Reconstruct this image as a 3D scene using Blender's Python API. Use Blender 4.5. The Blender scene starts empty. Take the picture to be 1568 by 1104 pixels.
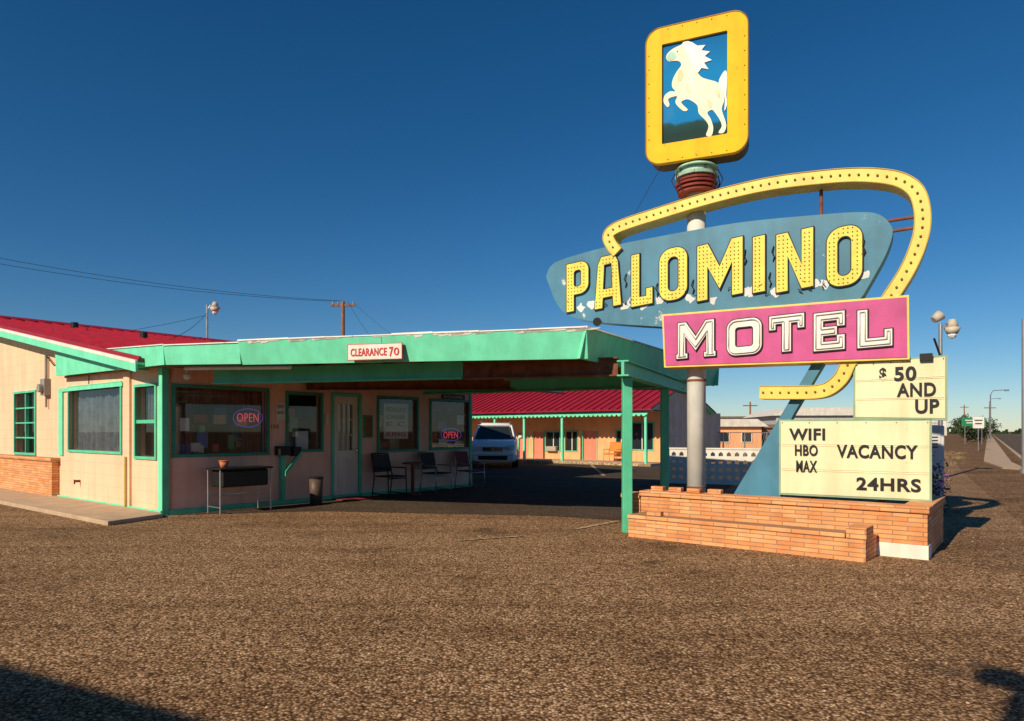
import bpy, math, random
from mathutils import Vector
random.seed(4)
scene=bpy.context.scene
F=1045.0; HZ=660.0; CX=784.0; HC=1.4     # survey calibration (24 mm lens, eye height)

# ---------------------------------------------------------------- materials
MATS={}
def lin(c): return tuple(c)+(1.0,) if len(c)==3 else c
def newmat(name):
    m=bpy.data.materials.new(name); m.use_nodes=True
    nt=m.node_tree; b=nt.nodes['Principled BSDF']; MATS[name]=m
    return m,nt,b
def mth(nt,op,a,b=None,c=None):
    n=nt.nodes.new('ShaderNodeMath'); n.operation=op
    for i,v in enumerate((a,b,c)):
        if v is None: continue
        if isinstance(v,(int,float)): n.inputs[i].default_value=v
        else: nt.links.new(v,n.inputs[i])
    return n.outputs[0]
def noise(nt,scale,detail=4,vec=None,rough=.6):
    n=nt.nodes.new('ShaderNodeTexNoise'); n.inputs['Scale'].default_value=scale; n.inputs['Detail'].default_value=detail
    n.inputs['Roughness'].default_value=rough
    if vec is None:
        tc=nt.nodes.new('ShaderNodeTexCoord'); vec=tc.outputs['Object']
    nt.links.new(vec,n.inputs['Vector']); return n.outputs['Fac']
def ramp(nt,fac,stops):
    r=nt.nodes.new('ShaderNodeValToRGB'); nt.links.new(fac,r.inputs[0])
    e=r.color_ramp.elements
    while len(e)<len(stops): e.new(.5)
    for i,(p,c) in enumerate(stops): e[i].position=p; e[i].color=lin(c)
    return r.outputs[0]
def mix(nt,fac,a,b,mode='MIX'):
    n=nt.nodes.new('ShaderNodeMix'); n.data_type='RGBA'; n.blend_type=mode
    for i,v in ((0,fac),(6,a),(7,b)):
        if isinstance(v,(int,float)): n.inputs[i].default_value=v
        elif isinstance(v,tuple): n.inputs[i].default_value=lin(v)
        else: nt.links.new(v,n.inputs[i])
    return n.outputs[2]
def bumpn(nt,b,h,strength=.3,dist=.01):
    n=nt.nodes.new('ShaderNodeBump'); n.inputs['Strength'].default_value=strength; n.inputs['Distance'].default_value=dist
    nt.links.new(h,n.inputs['Height']); nt.links.new(n.outputs[0],b.inputs['Normal'])
def M(name,col,rough=.65,var=.14,scale=3,metal=0,dirt=None,bump=.15,groove=None,spec=.3):
    if name in MATS: return MATS[name]
    m,nt,b=newmat(name)
    f=noise(nt,scale,5)
    c=ramp(nt,f,[(.3,tuple(x*(1-var) for x in col)),(.7,tuple(min(1,x*(1+var)) for x in col))])
    tc=nt.nodes.new('ShaderNodeTexCoord')
    mp=nt.nodes.new('ShaderNodeMapping'); mp.inputs['Scale'].default_value=(5,5,.5); nt.links.new(tc.outputs['Object'],mp.inputs[0])
    s=noise(nt,1,4,mp.outputs[0]); sr=ramp(nt,s,[(.35,(.82,.77,.70)),(.6,(1,1,1))]); c=mix(nt,.5,c,sr,'MULTIPLY')
    h=noise(nt,60,3)
    if dirt:
        dc,am,ds=dirt
        d=noise(nt,ds,8,None,.7); r=ramp(nt,d,[(am,(1,1,1)),(am+.03,(0,0,0))]); c=mix(nt,r,c,dc)
    if groove:
        ax,sp,wd=groove
        sx=nt.nodes.new('ShaderNodeSeparateXYZ'); nt.links.new(tc.outputs['Object'],sx.inputs[0])
        if ax=='z': u=sx.outputs[2]
        else: u=mth(nt,'ADD',mth(nt,'MULTIPLY',sx.outputs[0],1.405),mth(nt,'MULTIPLY',sx.outputs[1],.165))
        fr=mth(nt,'FRACT',mth(nt,'DIVIDE',mth(nt,'ADD',u,100.),sp)); g=mth(nt,'LESS_THAN',fr,wd)
        c=mix(nt,mth(nt,'MULTIPLY',g,.28),c,(col[0]*.35,col[1]*.28,col[2]*.22))
        h=mth(nt,'SUBTRACT',h,mth(nt,'MULTIPLY',g,3.))
    nt.links.new(c,b.inputs['Base Color']); b.inputs['Roughness'].default_value=rough; b.inputs['Metallic'].default_value=metal
    b.inputs['Specular IOR Level'].default_value=spec
    if bump: bumpn(nt,b,h,bump,.006)
    return m
def emis(name,col,st):
    m,nt,b=newmat(name); b.inputs['Base Color'].default_value=lin(col); b.inputs['Emission Color'].default_value=lin(col); b.inputs['Emission Strength'].default_value=st; return m

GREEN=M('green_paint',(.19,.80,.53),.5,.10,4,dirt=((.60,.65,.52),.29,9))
MGREEN=M('post_green_shaded',(.11,.60,.37),.5,.12,4,dirt=((.45,.5,.4),.28,9))  # fascia green darkened: the posts' shade is put into the colour
DGREEN=M('dark_green_paint',(.045,.30,.20),.5,.15,4)
PEACH=M('peach_siding',(.90,.58,.40),.75,.05,2,groove=('z',.21,.035))
PEACHV=M('peach_panel_shaded',(.88,.54,.42),.75,.07,2,groove=('u',.61,.014))  # siding peach shifted pinker; the office wall's shade is in the colour
ORANGE=M('orange_stucco',(.88,.44,.22),.8,.08,2)
WHITE=M('white_paint',(.80,.78,.72),.6,.08,3,dirt=((.35,.25,.17),.32,7))
POLEW=M('pole_paint',(.70,.71,.68),.5,.12,3,dirt=((.3,.2,.14),.30,6))
REDM=M('red_metal_roof',(.33,.012,.025),.4,.15,2,spec=.4)
DARK=M('black_metal',(.015,.015,.016),.45)
OUT=M('letter_edge',(.03,.025,.02),.6)
SILV=M('bare_metal',(.45,.45,.45),.4,.1,4,metal=.8)
RUST=M('rusty_steel',(.20,.075,.04),.8,.4,8)
SOFF=M('soffit_wood',(.30,.14,.08),.8,.35,5,groove=('u',.35,.04))
WOOD=M('weathered_wood',(.30,.13,.06),.85,.3,5)
POLEWD=M('utility_pole_wood',(.28,.13,.06),.85,.3,5)
CONC=M('concrete',(.50,.37,.26),.85,.15,3,bump=.4)
YEL=M('yellow_sign_paint',(.90,.66,.15),.45,.10,5,dirt=((.30,.13,.05),.31,11))
YELL=M('letter_yellow_paint',(.86,.70,.11),.45,.12,5,dirt=((.45,.30,.08),.32,11))
YELF=M('yellow_frame_paint',(.95,.53,.004),.5,.08,4,dirt=((.45,.16,.03),.31,9),spec=.15)
CREAM=M('cream_letterboard',(.84,.79,.52),.4,.07,1.5,dirt=((.62,.52,.32),.31,5))
BLUE=M('blue_sign_paint',(.065,.22,.34),.5,.2,1.7,dirt=((.55,.60,.62),.325,2.6))
MAG=M('magenta_sign_paint',(.58,.09,.29),.45,.16,3,dirt=((.60,.35,.42),.29,8))
RINGT=M('teal_ring',(.40,.62,.50),.5,.2,6,dirt=((.2,.1,.06),.38,9))
GREY=M('grey_curtain',(.13,.16,.20),.9,.35,7)
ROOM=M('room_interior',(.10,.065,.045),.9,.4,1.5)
SALMON=M('salmon_door',(.75,.26,.18),.5,.06)
DOORW=M('door_white',(.78,.70,.60),.5,.08)
DKGLS,nt,b=newmat('dark_window'); b.inputs['Base Color'].default_value=(.02,.025,.03,1); b.inputs['Roughness'].default_value=.08
CARP,nt,b=newmat('car_paint'); b.inputs['Base Color'].default_value=(.80,.81,.82,1); b.inputs['Metallic'].default_value=.0; b.inputs['Roughness'].default_value=.35; b.inputs['Coat Weight'].default_value=.5
CHROME,nt,b=newmat('chrome'); b.inputs['Base Color'].default_value=(.7,.7,.7,1); b.inputs['Metallic'].default_value=1; b.inputs['Roughness'].default_value=.15
LAMPG,nt,b=newmat('headlamp'); b.inputs['Base Color'].default_value=(.75,.77,.8,1); b.inputs['Roughness'].default_value=.1
TYRE=M('tyre',(.02,.02,.02),.85)
GLASS,nt,b=newmat('window_glass'); nt.nodes.remove(b)
out=nt.nodes['Material Output']; tr=nt.nodes.new('ShaderNodeBsdfTransparent'); tr.inputs[0].default_value=(.85,.88,.88,1)
gl=nt.nodes.new('ShaderNodeBsdfGlossy'); gl.inputs['Roughness'].default_value=.02
lw=nt.nodes.new('ShaderNodeLayerWeight'); lw.inputs[0].default_value=.5
fac=mth(nt,'ADD',mth(nt,'MULTIPLY',mth(nt,'POWER',lw.outputs['Facing'],4.),.85),.07)
mx=nt.nodes.new('ShaderNodeMixShader'); nt.links.new(fac,mx.inputs[0]); nt.links.new(tr.outputs[0],mx.inputs[1]); nt.links.new(gl.outputs[0],mx.inputs[2]); nt.links.new(mx.outputs[0],out.inputs[0])
def brickmat(name,c1,c2,mortar,bw=.2,bh=.066):
    m,nt,b=newmat(name)
    tc=nt.nodes.new('ShaderNodeTexCoord'); sx=nt.nodes.new('ShaderNodeSeparateXYZ'); nt.links.new(tc.outputs['Object'],sx.inputs[0])
    u=mth(nt,'ADD',mth(nt,'MULTIPLY',sx.outputs[0],1.405),mth(nt,'MULTIPLY',sx.outputs[1],.165))
    cb=nt.nodes.new('ShaderNodeCombineXYZ'); nt.links.new(u,cb.inputs[0]); nt.links.new(sx.outputs[2],cb.inputs[1])
    br=nt.nodes.new('ShaderNodeTexBrick'); nt.links.new(cb.outputs[0],br.inputs['Vector'])
    br.inputs['Color1'].default_value=lin(c1); br.inputs['Color2'].default_value=lin(c2); br.inputs['Mortar'].default_value=lin(mortar)
    br.inputs['Scale'].default_value=1; br.inputs['Brick Width'].default_value=bw; br.inputs['Row Height'].default_value=bh; br.inputs['Mortar Size'].default_value=.005
    f=noise(nt,5,6); c=mix(nt,.6,br.outputs[0],ramp(nt,f,[(.3,(.65,.55,.5)),(.65,(1,1,1))]),'MULTIPLY')
    nt.links.new(c,b.inputs['Base Color']); b.inputs['Roughness'].default_value=.85
    h=mth(nt,'SUBTRACT',mth(nt,'MULTIPLY',noise(nt,50,3),.4),br.outputs['Fac']); bumpn(nt,b,h,.8,.008)
    return m
BRICK=brickmat('orange_brick',(.70,.29,.11),(.90,.46,.21),(.42,.22,.12),.3,.05)
BRICKR=brickmat('red_brick',(.30,.09,.05),(.38,.13,.07),(.30,.25,.2))
PANEL,nt,b=newmat('horse_panel')
tc=nt.nodes.new('ShaderNodeTexCoord'); sx=nt.nodes.new('ShaderNodeSeparateXYZ'); nt.links.new(tc.outputs['Object'],sx.inputs[0])
f=noise(nt,2.2,4); zz=mth(nt,'ADD',sx.outputs[2],mth(nt,'ADD',mth(nt,'MULTIPLY',f,.25),mth(nt,'MULTIPLY',sx.outputs[0],.12)))
c=ramp(nt,mth(nt,'MULTIPLY',mth(nt,'SUBTRACT',zz,5.75),.55),[(.16,(.02,.05,.05)),(.22,(.02,.07,.07)),(.24,(.01,.20,.50)),(.6,(.01,.22,.52)),(1,(.008,.10,.34))])
f2=ramp(nt,noise(nt,1.3,4),[(.60,(0,0,0)),(.8,(1,1,1))]); c=mix(nt,mth(nt,'MULTIPLY',f2,.15),c,(.30,.45,.55))
nt.links.new(c,b.inputs['Base Color']); b.inputs['Roughness'].default_value=.7; b.inputs['Specular IOR Level'].default_value=.08
HORSE=M('horse_paint',(.90,.88,.66),.5,.10,5)
HORSES=M('horse_shade_paint',(.72,.70,.42),.5,.2,6)
MANE=M('horse_mane_paint',(.90,.90,.88),.5,.04,5)

def asphalt(name,cols,chip,patch=.5,bs=.4,crk=.5):
    m,nt,b=newmat(name)
    tc=nt.nodes.new('ShaderNodeTexCoord'); P=tc.outputs['Object']
    v=nt.nodes.new('ShaderNodeTexVoronoi'); v.inputs['Scale'].default_value=chip; nt.links.new(P,v.inputs['Vector'])
    sp=nt.nodes.new('ShaderNodeSeparateColor'); nt.links.new(v.outputs['Color'],sp.inputs[0])
    c=ramp(nt,sp.outputs[0],list(zip((0,.3,.7,1),cols)))
    gap=ramp(nt,v.outputs['Distance'],[(.38,(1,1,1)),(.66,(.22,.18,.15))]); c=mix(nt,.9,c,gap,'MULTIPLY')
    med=ramp(nt,noise(nt,11,6,P,.85),[(.38,(.50,.45,.40)),(.58,(1.0,1.0,1.0))]); c=mix(nt,.85,c,med,'MULTIPLY')
    big=ramp(nt,noise(nt,.45,6,P,.7),[(.34,(.58,.53,.49)),(.5,(.90,.87,.84)),(.66,(1,1,1))]); c=mix(nt,patch,c,big,'MULTIPLY')
    mp=nt.nodes.new('ShaderNodeMapping'); mp.inputs['Rotation'].default_value=(0,0,.25); mp.inputs['Scale'].default_value=(.12,1.3,1); nt.links.new(P,mp.inputs[0])
    tr_=ramp(nt,noise(nt,1.2,5,mp.outputs[0],.6),[(.36,(.72,.68,.65)),(.54,(1,1,1))]); c=mix(nt,patch,c,tr_,'MULTIPLY')
    st=ramp(nt,noise(nt,.9,7,P,.7),[(.335,(1,1,1)),(.39,(0,0,0))]); c=mix(nt,mth(nt,'MULTIPLY',st,.55),c,(.06,.042,.03))
    w=nt.nodes.new('ShaderNodeVectorMath'); w.operation='ADD'; nn=nt.nodes.new('ShaderNodeTexNoise'); nn.inputs['Scale'].default_value=1.6; nn.inputs['Detail'].default_value=6; nt.links.new(P,nn.inputs['Vector'])
    nt.links.new(P,w.inputs[0]); nt.links.new(nn.outputs['Color'],w.inputs[1])
    vc=nt.nodes.new('ShaderNodeTexVoronoi'); vc.feature='DISTANCE_TO_EDGE'; vc.inputs['Scale'].default_value=.22; nt.links.new(w.outputs[0],vc.inputs['Vector'])
    cr=mth(nt,'MULTIPLY',mth(nt,'LESS_THAN',vc.outputs['Distance'],.0022),mth(nt,'GREATER_THAN',noise(nt,.7,3,P),.54))
    c=mix(nt,mth(nt,'MULTIPLY',cr,crk),c,(.05,.035,.025))
    nt.links.new(c,b.inputs['Base Color']); b.inputs['Roughness'].default_value=.95; b.inputs['Specular IOR Level'].default_value=.1
    h=mth(nt,'ADD',mth(nt,'MULTIPLY',v.outputs['Distance'],-1.),mth(nt,'MULTIPLY',noise(nt,25,4,P),.6))
    bumpn(nt,b,h,bs,.010)
    return m
LOT=asphalt('parking_lot_chipseal',((.22,.125,.068),(.45,.275,.15),(.66,.42,.24),(.98,.72,.47)),58,.75,.5,.4)
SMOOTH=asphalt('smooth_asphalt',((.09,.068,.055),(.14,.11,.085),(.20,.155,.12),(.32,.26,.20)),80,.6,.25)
ROADM=asphalt('road_asphalt',((.16,.13,.105),(.22,.18,.145),(.28,.23,.19),(.38,.32,.26)),50,.5,.3)
DIRT=asphalt('dry_ground',((.26,.155,.08),(.38,.23,.125),(.46,.29,.16),(.6,.4,.24)),30,.8)
LINEP=M('faded_line_paint',(.62,.48,.28),.8,.2,6,dirt=((.24,.16,.10),.50,12))

# ---------------------------------------------------------------- geometry helpers
class Plane:
    """vertical reference plane: t along, z up, k out of the face"""
    def __init__(s,o,d):
        L=math.hypot(*d); s.o=o; s.d=(d[0]/L,d[1]/L); s.n=(s.d[1],-s.d[0])
    def w(s,t,k,z): return (s.o[0]+s.d[0]*t+s.n[0]*k, s.o[1]+s.d[1]*t+s.n[1]*k, z)
    def tz(s,px,py,k=0):      # survey reading -> position measured on the plane
        r=(px-CX)/F; ox=s.o[0]+s.n[0]*k; oy=s.o[1]+s.n[1]*k
        t=(r*oy-ox)/(s.d[0]-r*s.d[1]); Y=oy+s.d[1]*t
        return (t,HC+(HZ-py)/F*Y)
    def pts(s,l,k=0): return [s.tz(x,y,k) for x,y in l]
    def prism(s,poly,k0,k1):
        if area(poly)<0: poly=poly[::-1]
        n=len(poly); v=[s.w(t,k0,z) for t,z in poly]+[s.w(t,k1,z) for t,z in poly]
        f=[tuple(range(n))[::-1],tuple(range(n,2*n))]+[(i,(i+1)%n,n+(i+1)%n,n+i) for i in range(n)]
        return v,f
    def box(s,t0,t1,z0,z1,k0,k1):
        if t0>t1:t0,t1=t1,t0
        if z0>z1:z0,z1=z1,z0
        if k0>k1:k0,k1=k1,k0
        return s.prism([(t0,z0),(t1,z0),(t1,z1),(t0,z1)],k0,k1)
    def pane(s,w,k): t0,t1,z0,z1=w; return [s.w(t0,k,z0),s.w(t1,k,z0),s.w(t1,k,z1),s.w(t0,k,z1)],[(0,1,2,3)]
    def pbox(s,x0,x1,yt,yb,k0,k1):
        kk=k1; t0,_=s.tz(x0,yt,kk); t1,_=s.tz(x1,yt,kk); xm=(x0+x1)/2
        z1=s.tz(xm,yt,kk)[1]; z0=s.tz(xm,yb,kk)[1]
        return s.box(t0,t1,z0,z1,k0,k1)
    def holed(s,outer,holes,k0,k1):
        cu=bpy.data.curves.new('tmp','CURVE'); cu.dimensions='2D'; cu.fill_mode='BOTH'; cu.extrude=abs(k1-k0)/2
        for pl in [outer]+holes:
            sp=cu.splines.new('POLY'); sp.points.add(len(pl)-1); sp.use_cyclic_u=True
            for i,(x,y) in enumerate(pl): sp.points[i].co=(x,y,0,1)
        return s.from_curve(cu,(k0+k1)/2)
    def from_curve(s,cu,kc,fit=None):
        ob=bpy.data.objects.new('tmp',cu); scene.collection.objects.link(ob); bpy.context.view_layer.update()
        me=bpy.data.meshes.new_from_object(ob.evaluated_get(bpy.context.evaluated_depsgraph_get()))
        V=[tuple(v.co) for v in me.vertices]; Fc=[tuple(p.vertices) for p in me.polygons]
        bpy.data.objects.remove(ob); bpy.data.meshes.remove(me)
        if fit and V:
            t0,t1,z0,z1=fit; xs=[v[0] for v in V]; ys=[v[1] for v in V]
            ax=(t1-t0)/(max(xs)-min(xs)); ay=(z1-z0)/(max(ys)-min(ys)); mx_,my_=min(xs),min(ys)
            V=[((v[0]-mx_)*ax+t0,(v[1]-my_)*ay+z0,v[2]) for v in V]
        return [s.w(x,kc+z,y) for x,y,z in V],Fc
def area(p): return sum(p[i][0]*p[(i+1)%len(p)][1]-p[(i+1)%len(p)][0]*p[i][1] for i in range(len(p)))/2
def offs(poly,d):
    p=poly if area(poly)>0 else poly[::-1]; n=len(p); o=[]
    for i in range(n):
        a,b,c=p[i-1],p[i],p[(i+1)%n]
        e1=Vector((b[0]-a[0],b[1]-a[1])); e2=Vector((c[0]-b[0],c[1]-b[1]))
        if e1.length<1e-7 or e2.length<1e-7: o.append(b); continue
        e1.normalize(); e2.normalize(); n1=Vector((e1.y,-e1.x)); n2=Vector((e2.y,-e2.x)); m=n1+n2
        if m.length<1e-4: m=n1
        m.normalize(); k=min(1/max(.3,m.dot(n1)),2.2); o.append((b[0]+m.x*d*k,b[1]+m.y*d*k))
    return o
def inside(p,poly):
    c=False; x,y=p; n=len(poly)
    for i in range(n):
        a,b=poly[i-1],poly[i]
        if (a[1]>y)!=(b[1]>y) and x<(b[0]-a[0])*(y-a[1])/(b[1]-a[1])+a[0]: c=not c
    return c
def rrect(x0,y0,x1,y1,r,n=7):
    o=[]
    for cx,cy,a0 in ((x1-r,y0+r,-90),(x1-r,y1-r,0),(x0+r,y1-r,90),(x0+r,y0+r,180)):
        for i in range(n+1):
            a=math.radians(a0+90*i/n); o.append((cx+r*math.cos(a),cy+r*math.sin(a)))
    return o
def smooth(pts,n=5,closed=False):
    o=[]; L=len(pts); rng=range(L) if closed else range(L-1)
    for i in rng:
        g=lambda j: pts[j%L] if closed else pts[max(0,min(L-1,j))]
        a,b,c,d=g(i-1),g(i),g(i+1),g(i+2)
        for s in range(n):
            t=s/n; o.append(tuple(.5*(2*b[q]+(c[q]-a[q])*t+(2*a[q]-5*b[q]+4*c[q]-d[q])*t*t+(3*b[q]-a[q]-3*c[q]+d[q])*t**3) for q in range(len(b))))
    if not closed: o.append(pts[-1])
    return o
def stroke(path,w):
    L,R=[],[]
    for i,p in enumerate(path):
        a=path[max(0,i-1)]; b=path[min(len(path)-1,i+1)]; dx,dy=b[0]-a[0],b[1]-a[1]; l=math.hypot(dx,dy) or 1
        L.append((p[0]-dy/l*w/2,p[1]+dx/l*w/2)); R.append((p[0]+dy/l*w/2,p[1]-dx/l*w/2))
    return L+R[::-1]
def cyl(p,q,r0,r1=None,n=14,cap=True):
    r1=r0 if r1 is None else r1; p=Vector(p); q=Vector(q); ax=(q-p).normalized()
    u=ax.orthogonal().normalized(); v=ax.cross(u); V=[]
    for c,r in ((p,r0),(q,r1)):
        for i in range(n):
            a=2*math.pi*i/n; V.append(tuple(c+u*math.cos(a)*r+v*math.sin(a)*r))
    f=[(i,(i+1)%n,n+(i+1)%n,n+i) for i in range(n)]
    if cap: f+=[tuple(range(n))[::-1],tuple(range(n,2*n))]
    return V,f
def tube(path,r,n=6): return join([cyl(path[i],path[i+1],r,r,n) for i in range(len(path)-1)])
def ball(c,r,n=8,m=5,sz=1):
    V=[(c[0],c[1],c[2]-r*sz)]
    for j in range(1,m):
        a=-math.pi/2+math.pi*j/m
        for i in range(n):
            b=2*math.pi*i/n; V.append((c[0]+r*math.cos(a)*math.cos(b),c[1]+r*math.cos(a)*math.sin(b),c[2]+r*sz*math.sin(a)))
    V.append((c[0],c[1],c[2]+r*sz)); f=[(0,1+(i+1)%n,1+i) for i in range(n)]
    for j in range(m-2):
        for i in range(n): f.append((1+j*n+i,1+j*n+(i+1)%n,1+(j+1)*n+(i+1)%n,1+(j+1)*n+i))
    l=len(V)-1; b=1+(m-2)*n; f+=[(b+i,b+(i+1)%n,l) for i in range(n)]
    return V,f
def hexa(b4,t4):
    return list(b4)+list(t4),[(3,2,1,0),(4,5,6,7),(0,1,5,4),(1,2,6,5),(2,3,7,6),(3,0,4,7)]
def slab(poly,z0,z1):
    if area(poly)<0: poly=poly[::-1]
    n=len(poly); return [(x,y,z0) for x,y in poly]+[(x,y,z1) for x,y in poly],[tuple(range(n))[::-1],tuple(range(n,2*n))]+[(i,(i+1)%n,n+(i+1)%n,n+i) for i in range(n)]
def join(gs):
    V,Fc=[],[]
    for v,f in gs:
        o=len(V); V+=list(v); Fc+=[tuple(i+o for i in q) for q in f]
    return V,Fc
def parent(name,loc=(0,0,0)):
    e=bpy.data.objects.new(name,None); scene.collection.objects.link(e); e.empty_display_size=.3; return e
def mk(par,name,mat,geoms,sm=False,bev=0):
    if isinstance(geoms,tuple): geoms=[geoms]
    V,Fc=join(geoms); me=bpy.data.meshes.new(name); me.from_pydata(V,[],Fc); me.update(); me.materials.append(mat)
    ob=bpy.data.objects.new(name,me); scene.collection.objects.link(ob)
    if par: ob.parent=par
    if sm:
        for p in me.polygons: p.use_smooth=len(p.vertices)<5
    if bev:
        b=ob.modifiers.new('bevel','BEVEL'); b.width=bev; b.segments=2; b.limit_method='ANGLE'
    return ob
def text(P,s,x0,x1,yt,yb,k,bold=.0,thick=.006,sh=0):
    cu=bpy.data.curves.new('t','FONT'); cu.body=s; cu.size=1; cu.offset=bold; cu.extrude=thick/2; cu.resolution_u=4; cu.space_character=1.08
    t0,_=P.tz(x0,yt,k); t1,_=P.tz(x1,yt,k); xm=(x0+x1)/2
    return P.from_curve(cu,k,(t0,t1,P.tz(xm,yb,k)[1],P.tz(xm,yt,k)[1]))

# axes of the property
a=(.62,.785); b_=(.785,-.62)
O0=(-5.75,11.25)
PA=Plane(O0,a)          # office window wall
PB=Plane(O0,b_)         # gable wall
PS=Plane((2.51,9.51),(.86,-.51))   # big sign face
PH=Plane((2.56,9.56),(.92,-.39))   # horse cabinet face

# ---------------------------------------------------------------- ground
mk(None,'ground',DIRT,[([(-900,-300,0),(1200,-300,0),(1200,1600,0),(-900,1600,0)],[(0,1,2,3)])])
rd=(.572,.82); rn=(.82,-.572); R0=(17.2,22.5)
def rp(u,v): return (R0[0]+rd[0]*u+rn[0]*v,R0[1]+rd[1]*u+rn[1]*v)
lot=[(-45,-30),(14,-30),rp(-24,-.2),rp(-1,-1.9),rp(22,-3.4),(20,62),(-45,62)]
mk(None,'parking_lot',LOT,[([(x,y,.004) for x,y in lot],[tuple(range(7))])])
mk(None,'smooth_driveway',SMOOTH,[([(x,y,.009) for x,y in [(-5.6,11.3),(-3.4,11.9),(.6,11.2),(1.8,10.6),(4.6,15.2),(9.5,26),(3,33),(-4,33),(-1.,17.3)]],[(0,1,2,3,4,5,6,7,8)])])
mk(None,'road',ROADM,[([rp(-80,.3)+(.006,),rp(-80,12)+(.006,),rp(900,12)+(.006,),rp(900,.3)+(.006,)],[(0,1,2,3)])])
mk(None,'sidewalk',CONC,[slab([rp(3,-.8),rp(9,-1.4),rp(300,-1.4),rp(300,-.4),rp(9,-.4),rp(2,-.1)],0,.05)])
mk(None,'road_curb',CONC,[slab([rp(4,.003),rp(300,.003),rp(300,.18),rp(4,.18)],0,.12)])
mk(None,'road_marking',LINEP,[([rp(u,6.05)+(.012,),rp(u,6.2)+(.012,),rp(u+4,6.2)+(.012,),rp(u+4,6.05)+(.012,)],[(0,1,2,3)]) for u in range(-60,300,9)])
def gl_(px,py): Y=F*HC/(py-HZ); return ((px-CX)/F*Y,Y)
def gline(p,q,w):
    p=gl_(*p); q=gl_(*q); dx,dy=q[0]-p[0],q[1]-p[1]; l=math.hypot(dx,dy); nx,ny=-dy/l*w/2,dx/l*w/2
    return [(p[0]+nx,p[1]+ny,.014),(p[0]-nx,p[1]-ny,.014),(q[0]-nx,q[1]-ny,.014),(q[0]+nx,q[1]+ny,.014)],[(0,1,2,3)]
mk(None,'parking_line',LINEP,[gline((876,812),(946,799),.09),gline((800,822),(700,829),.07),gline((905,712),(925,729),.12)])

# ---------------------------------------------------------------- motel office
off=parent('motel_office_building')
tE=PA.tz(722,700)[0]
def win(P,x0,x1,yt,yb,fr=4,k=.0):
    t0=P.tz(x0,yt)[0]; t1=P.tz(x1,yt)[0]; xm=(x0+x1)/2; return (t0,t1,P.tz(xm,yb)[1],P.tz(xm,yt)[1])
def frame(P,w,fw,k0,k1):
    t0,t1,z0,z1=w
    return [P.box(t0-fw,t1+fw,z1,z1+fw,k0,k1),P.box(t0-fw,t1+fw,z0-fw,z0,k0,k1),P.box(t0-fw,t0,z0,z1,k0,k1),P.box(t1,t1+fw,z0,z1,k0,k1)]
def rect(w): t0,t1,z0,z1=w; return [(t0,z0),(t1,z0),(t1,z1),(t0,z1)]
A1=win(PA,268,408,596,694); A2=win(PA,441,491,605,688); AD=win(PA,511,549,607,752); A3=win(PA,580,638,611,688); A4=win(PA,660,717,615,685)
AD=(AD[0],AD[1],.05,AD[3])
mk(off,'window_wall',PEACHV,PA.holed([(0,0.02),(tE,.02),(tE,2.5),(0,2.5)],[rect(w) for w in (A1,A2,AD,A3,A4)],-.15,0))
mk(off,'window_frames',DGREEN,sum([frame(PA,w,.055,-.08,.03) for w in (A1,A2,A3,A4)],[]),bev=.004)
mk(off,'door_frame',MGREEN,frame(PA,AD,.07,-.1,.03),bev=.004)
mk(off,'glass',GLASS,[PA.pane(w,-.055) for w in (A1,A2,A3,A4)])
d0,d1,dz0,dz1=AD; dg=(d0+.13,d1-.13,1.0,dz1-.16)
mk(off,'door',DOORW,PA.holed(rect((d0,d1,dz0,dz1)),[rect(dg)],-.07,-.02))
mk(off,'door_panels',DOORW,[PA.box(d0+.13,(d0+d1)/2-.04,.2,.85,-.02,-.008),PA.box((d0+d1)/2+.04,d1-.13,.2,.85,-.02,-.008)],bev=.008)
mun=[PA.box(dg[0]+(dg[1]-dg[0])*i/3-.012,dg[0]+(dg[1]-dg[0])*i/3+.012,dg[2],dg[3],-.06,-.03) for i in (1,2)]+[PA.box(dg[0],dg[1],dg[2]+(dg[3]-dg[2])*i/3-.012,dg[2]+(dg[3]-dg[2])*i/3+.012,-.058,-.032) for i in (1,2)]
mk(off,'door_muntins',DOORW,mun)
mk(off,'door_glass',GLASS,PA.pane(dg,-.065))
mk(off,'door_curtain',WHITE,PA.box(dg[0],dg[1],dg[2],dg[3],-.13,-.12))
mk(off,'door_knob',CHROME,ball(PA.w(d1-.07,.02,1.0),.03))
mk(off,'doormat',M('red_mat',(.25,.03,.03),.9),PA.box(d0-.1,d1+.1,.012,.03,.08,.6))
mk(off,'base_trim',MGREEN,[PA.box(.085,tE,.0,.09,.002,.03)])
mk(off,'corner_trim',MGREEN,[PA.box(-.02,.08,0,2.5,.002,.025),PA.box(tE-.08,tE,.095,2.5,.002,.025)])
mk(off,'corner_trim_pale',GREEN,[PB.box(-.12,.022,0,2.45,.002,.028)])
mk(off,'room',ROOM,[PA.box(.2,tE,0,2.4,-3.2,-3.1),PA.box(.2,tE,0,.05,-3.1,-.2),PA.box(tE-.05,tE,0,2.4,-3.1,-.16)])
cols=[M('poster_red',(.6,.07,.06)),M('poster_blue',(.10,.2,.5)),M('poster_cream',(.75,.68,.55)),M('poster_tan',(.5,.33,.2)),M('poster_green',(.12,.36,.18))]
for ci,cm in enumerate(cols):
    g=[]
    for w in (A1,A2,A3,A4):
        for q in range(6 if w is A1 else 2):
            t=random.uniform(w[0],w[1]-.25); z=w[2]+random.uniform(-.1,.6)*(1 if q%2 else .2); kk=-random.uniform(.13,.6)
            g.append(PA.box(t,t+random.uniform(.08,.3),z,z+random.uniform(.1,.3),kk-.05,kk))
    mk(off,'shelf_goods_%d'%ci,cm,g)
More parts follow.
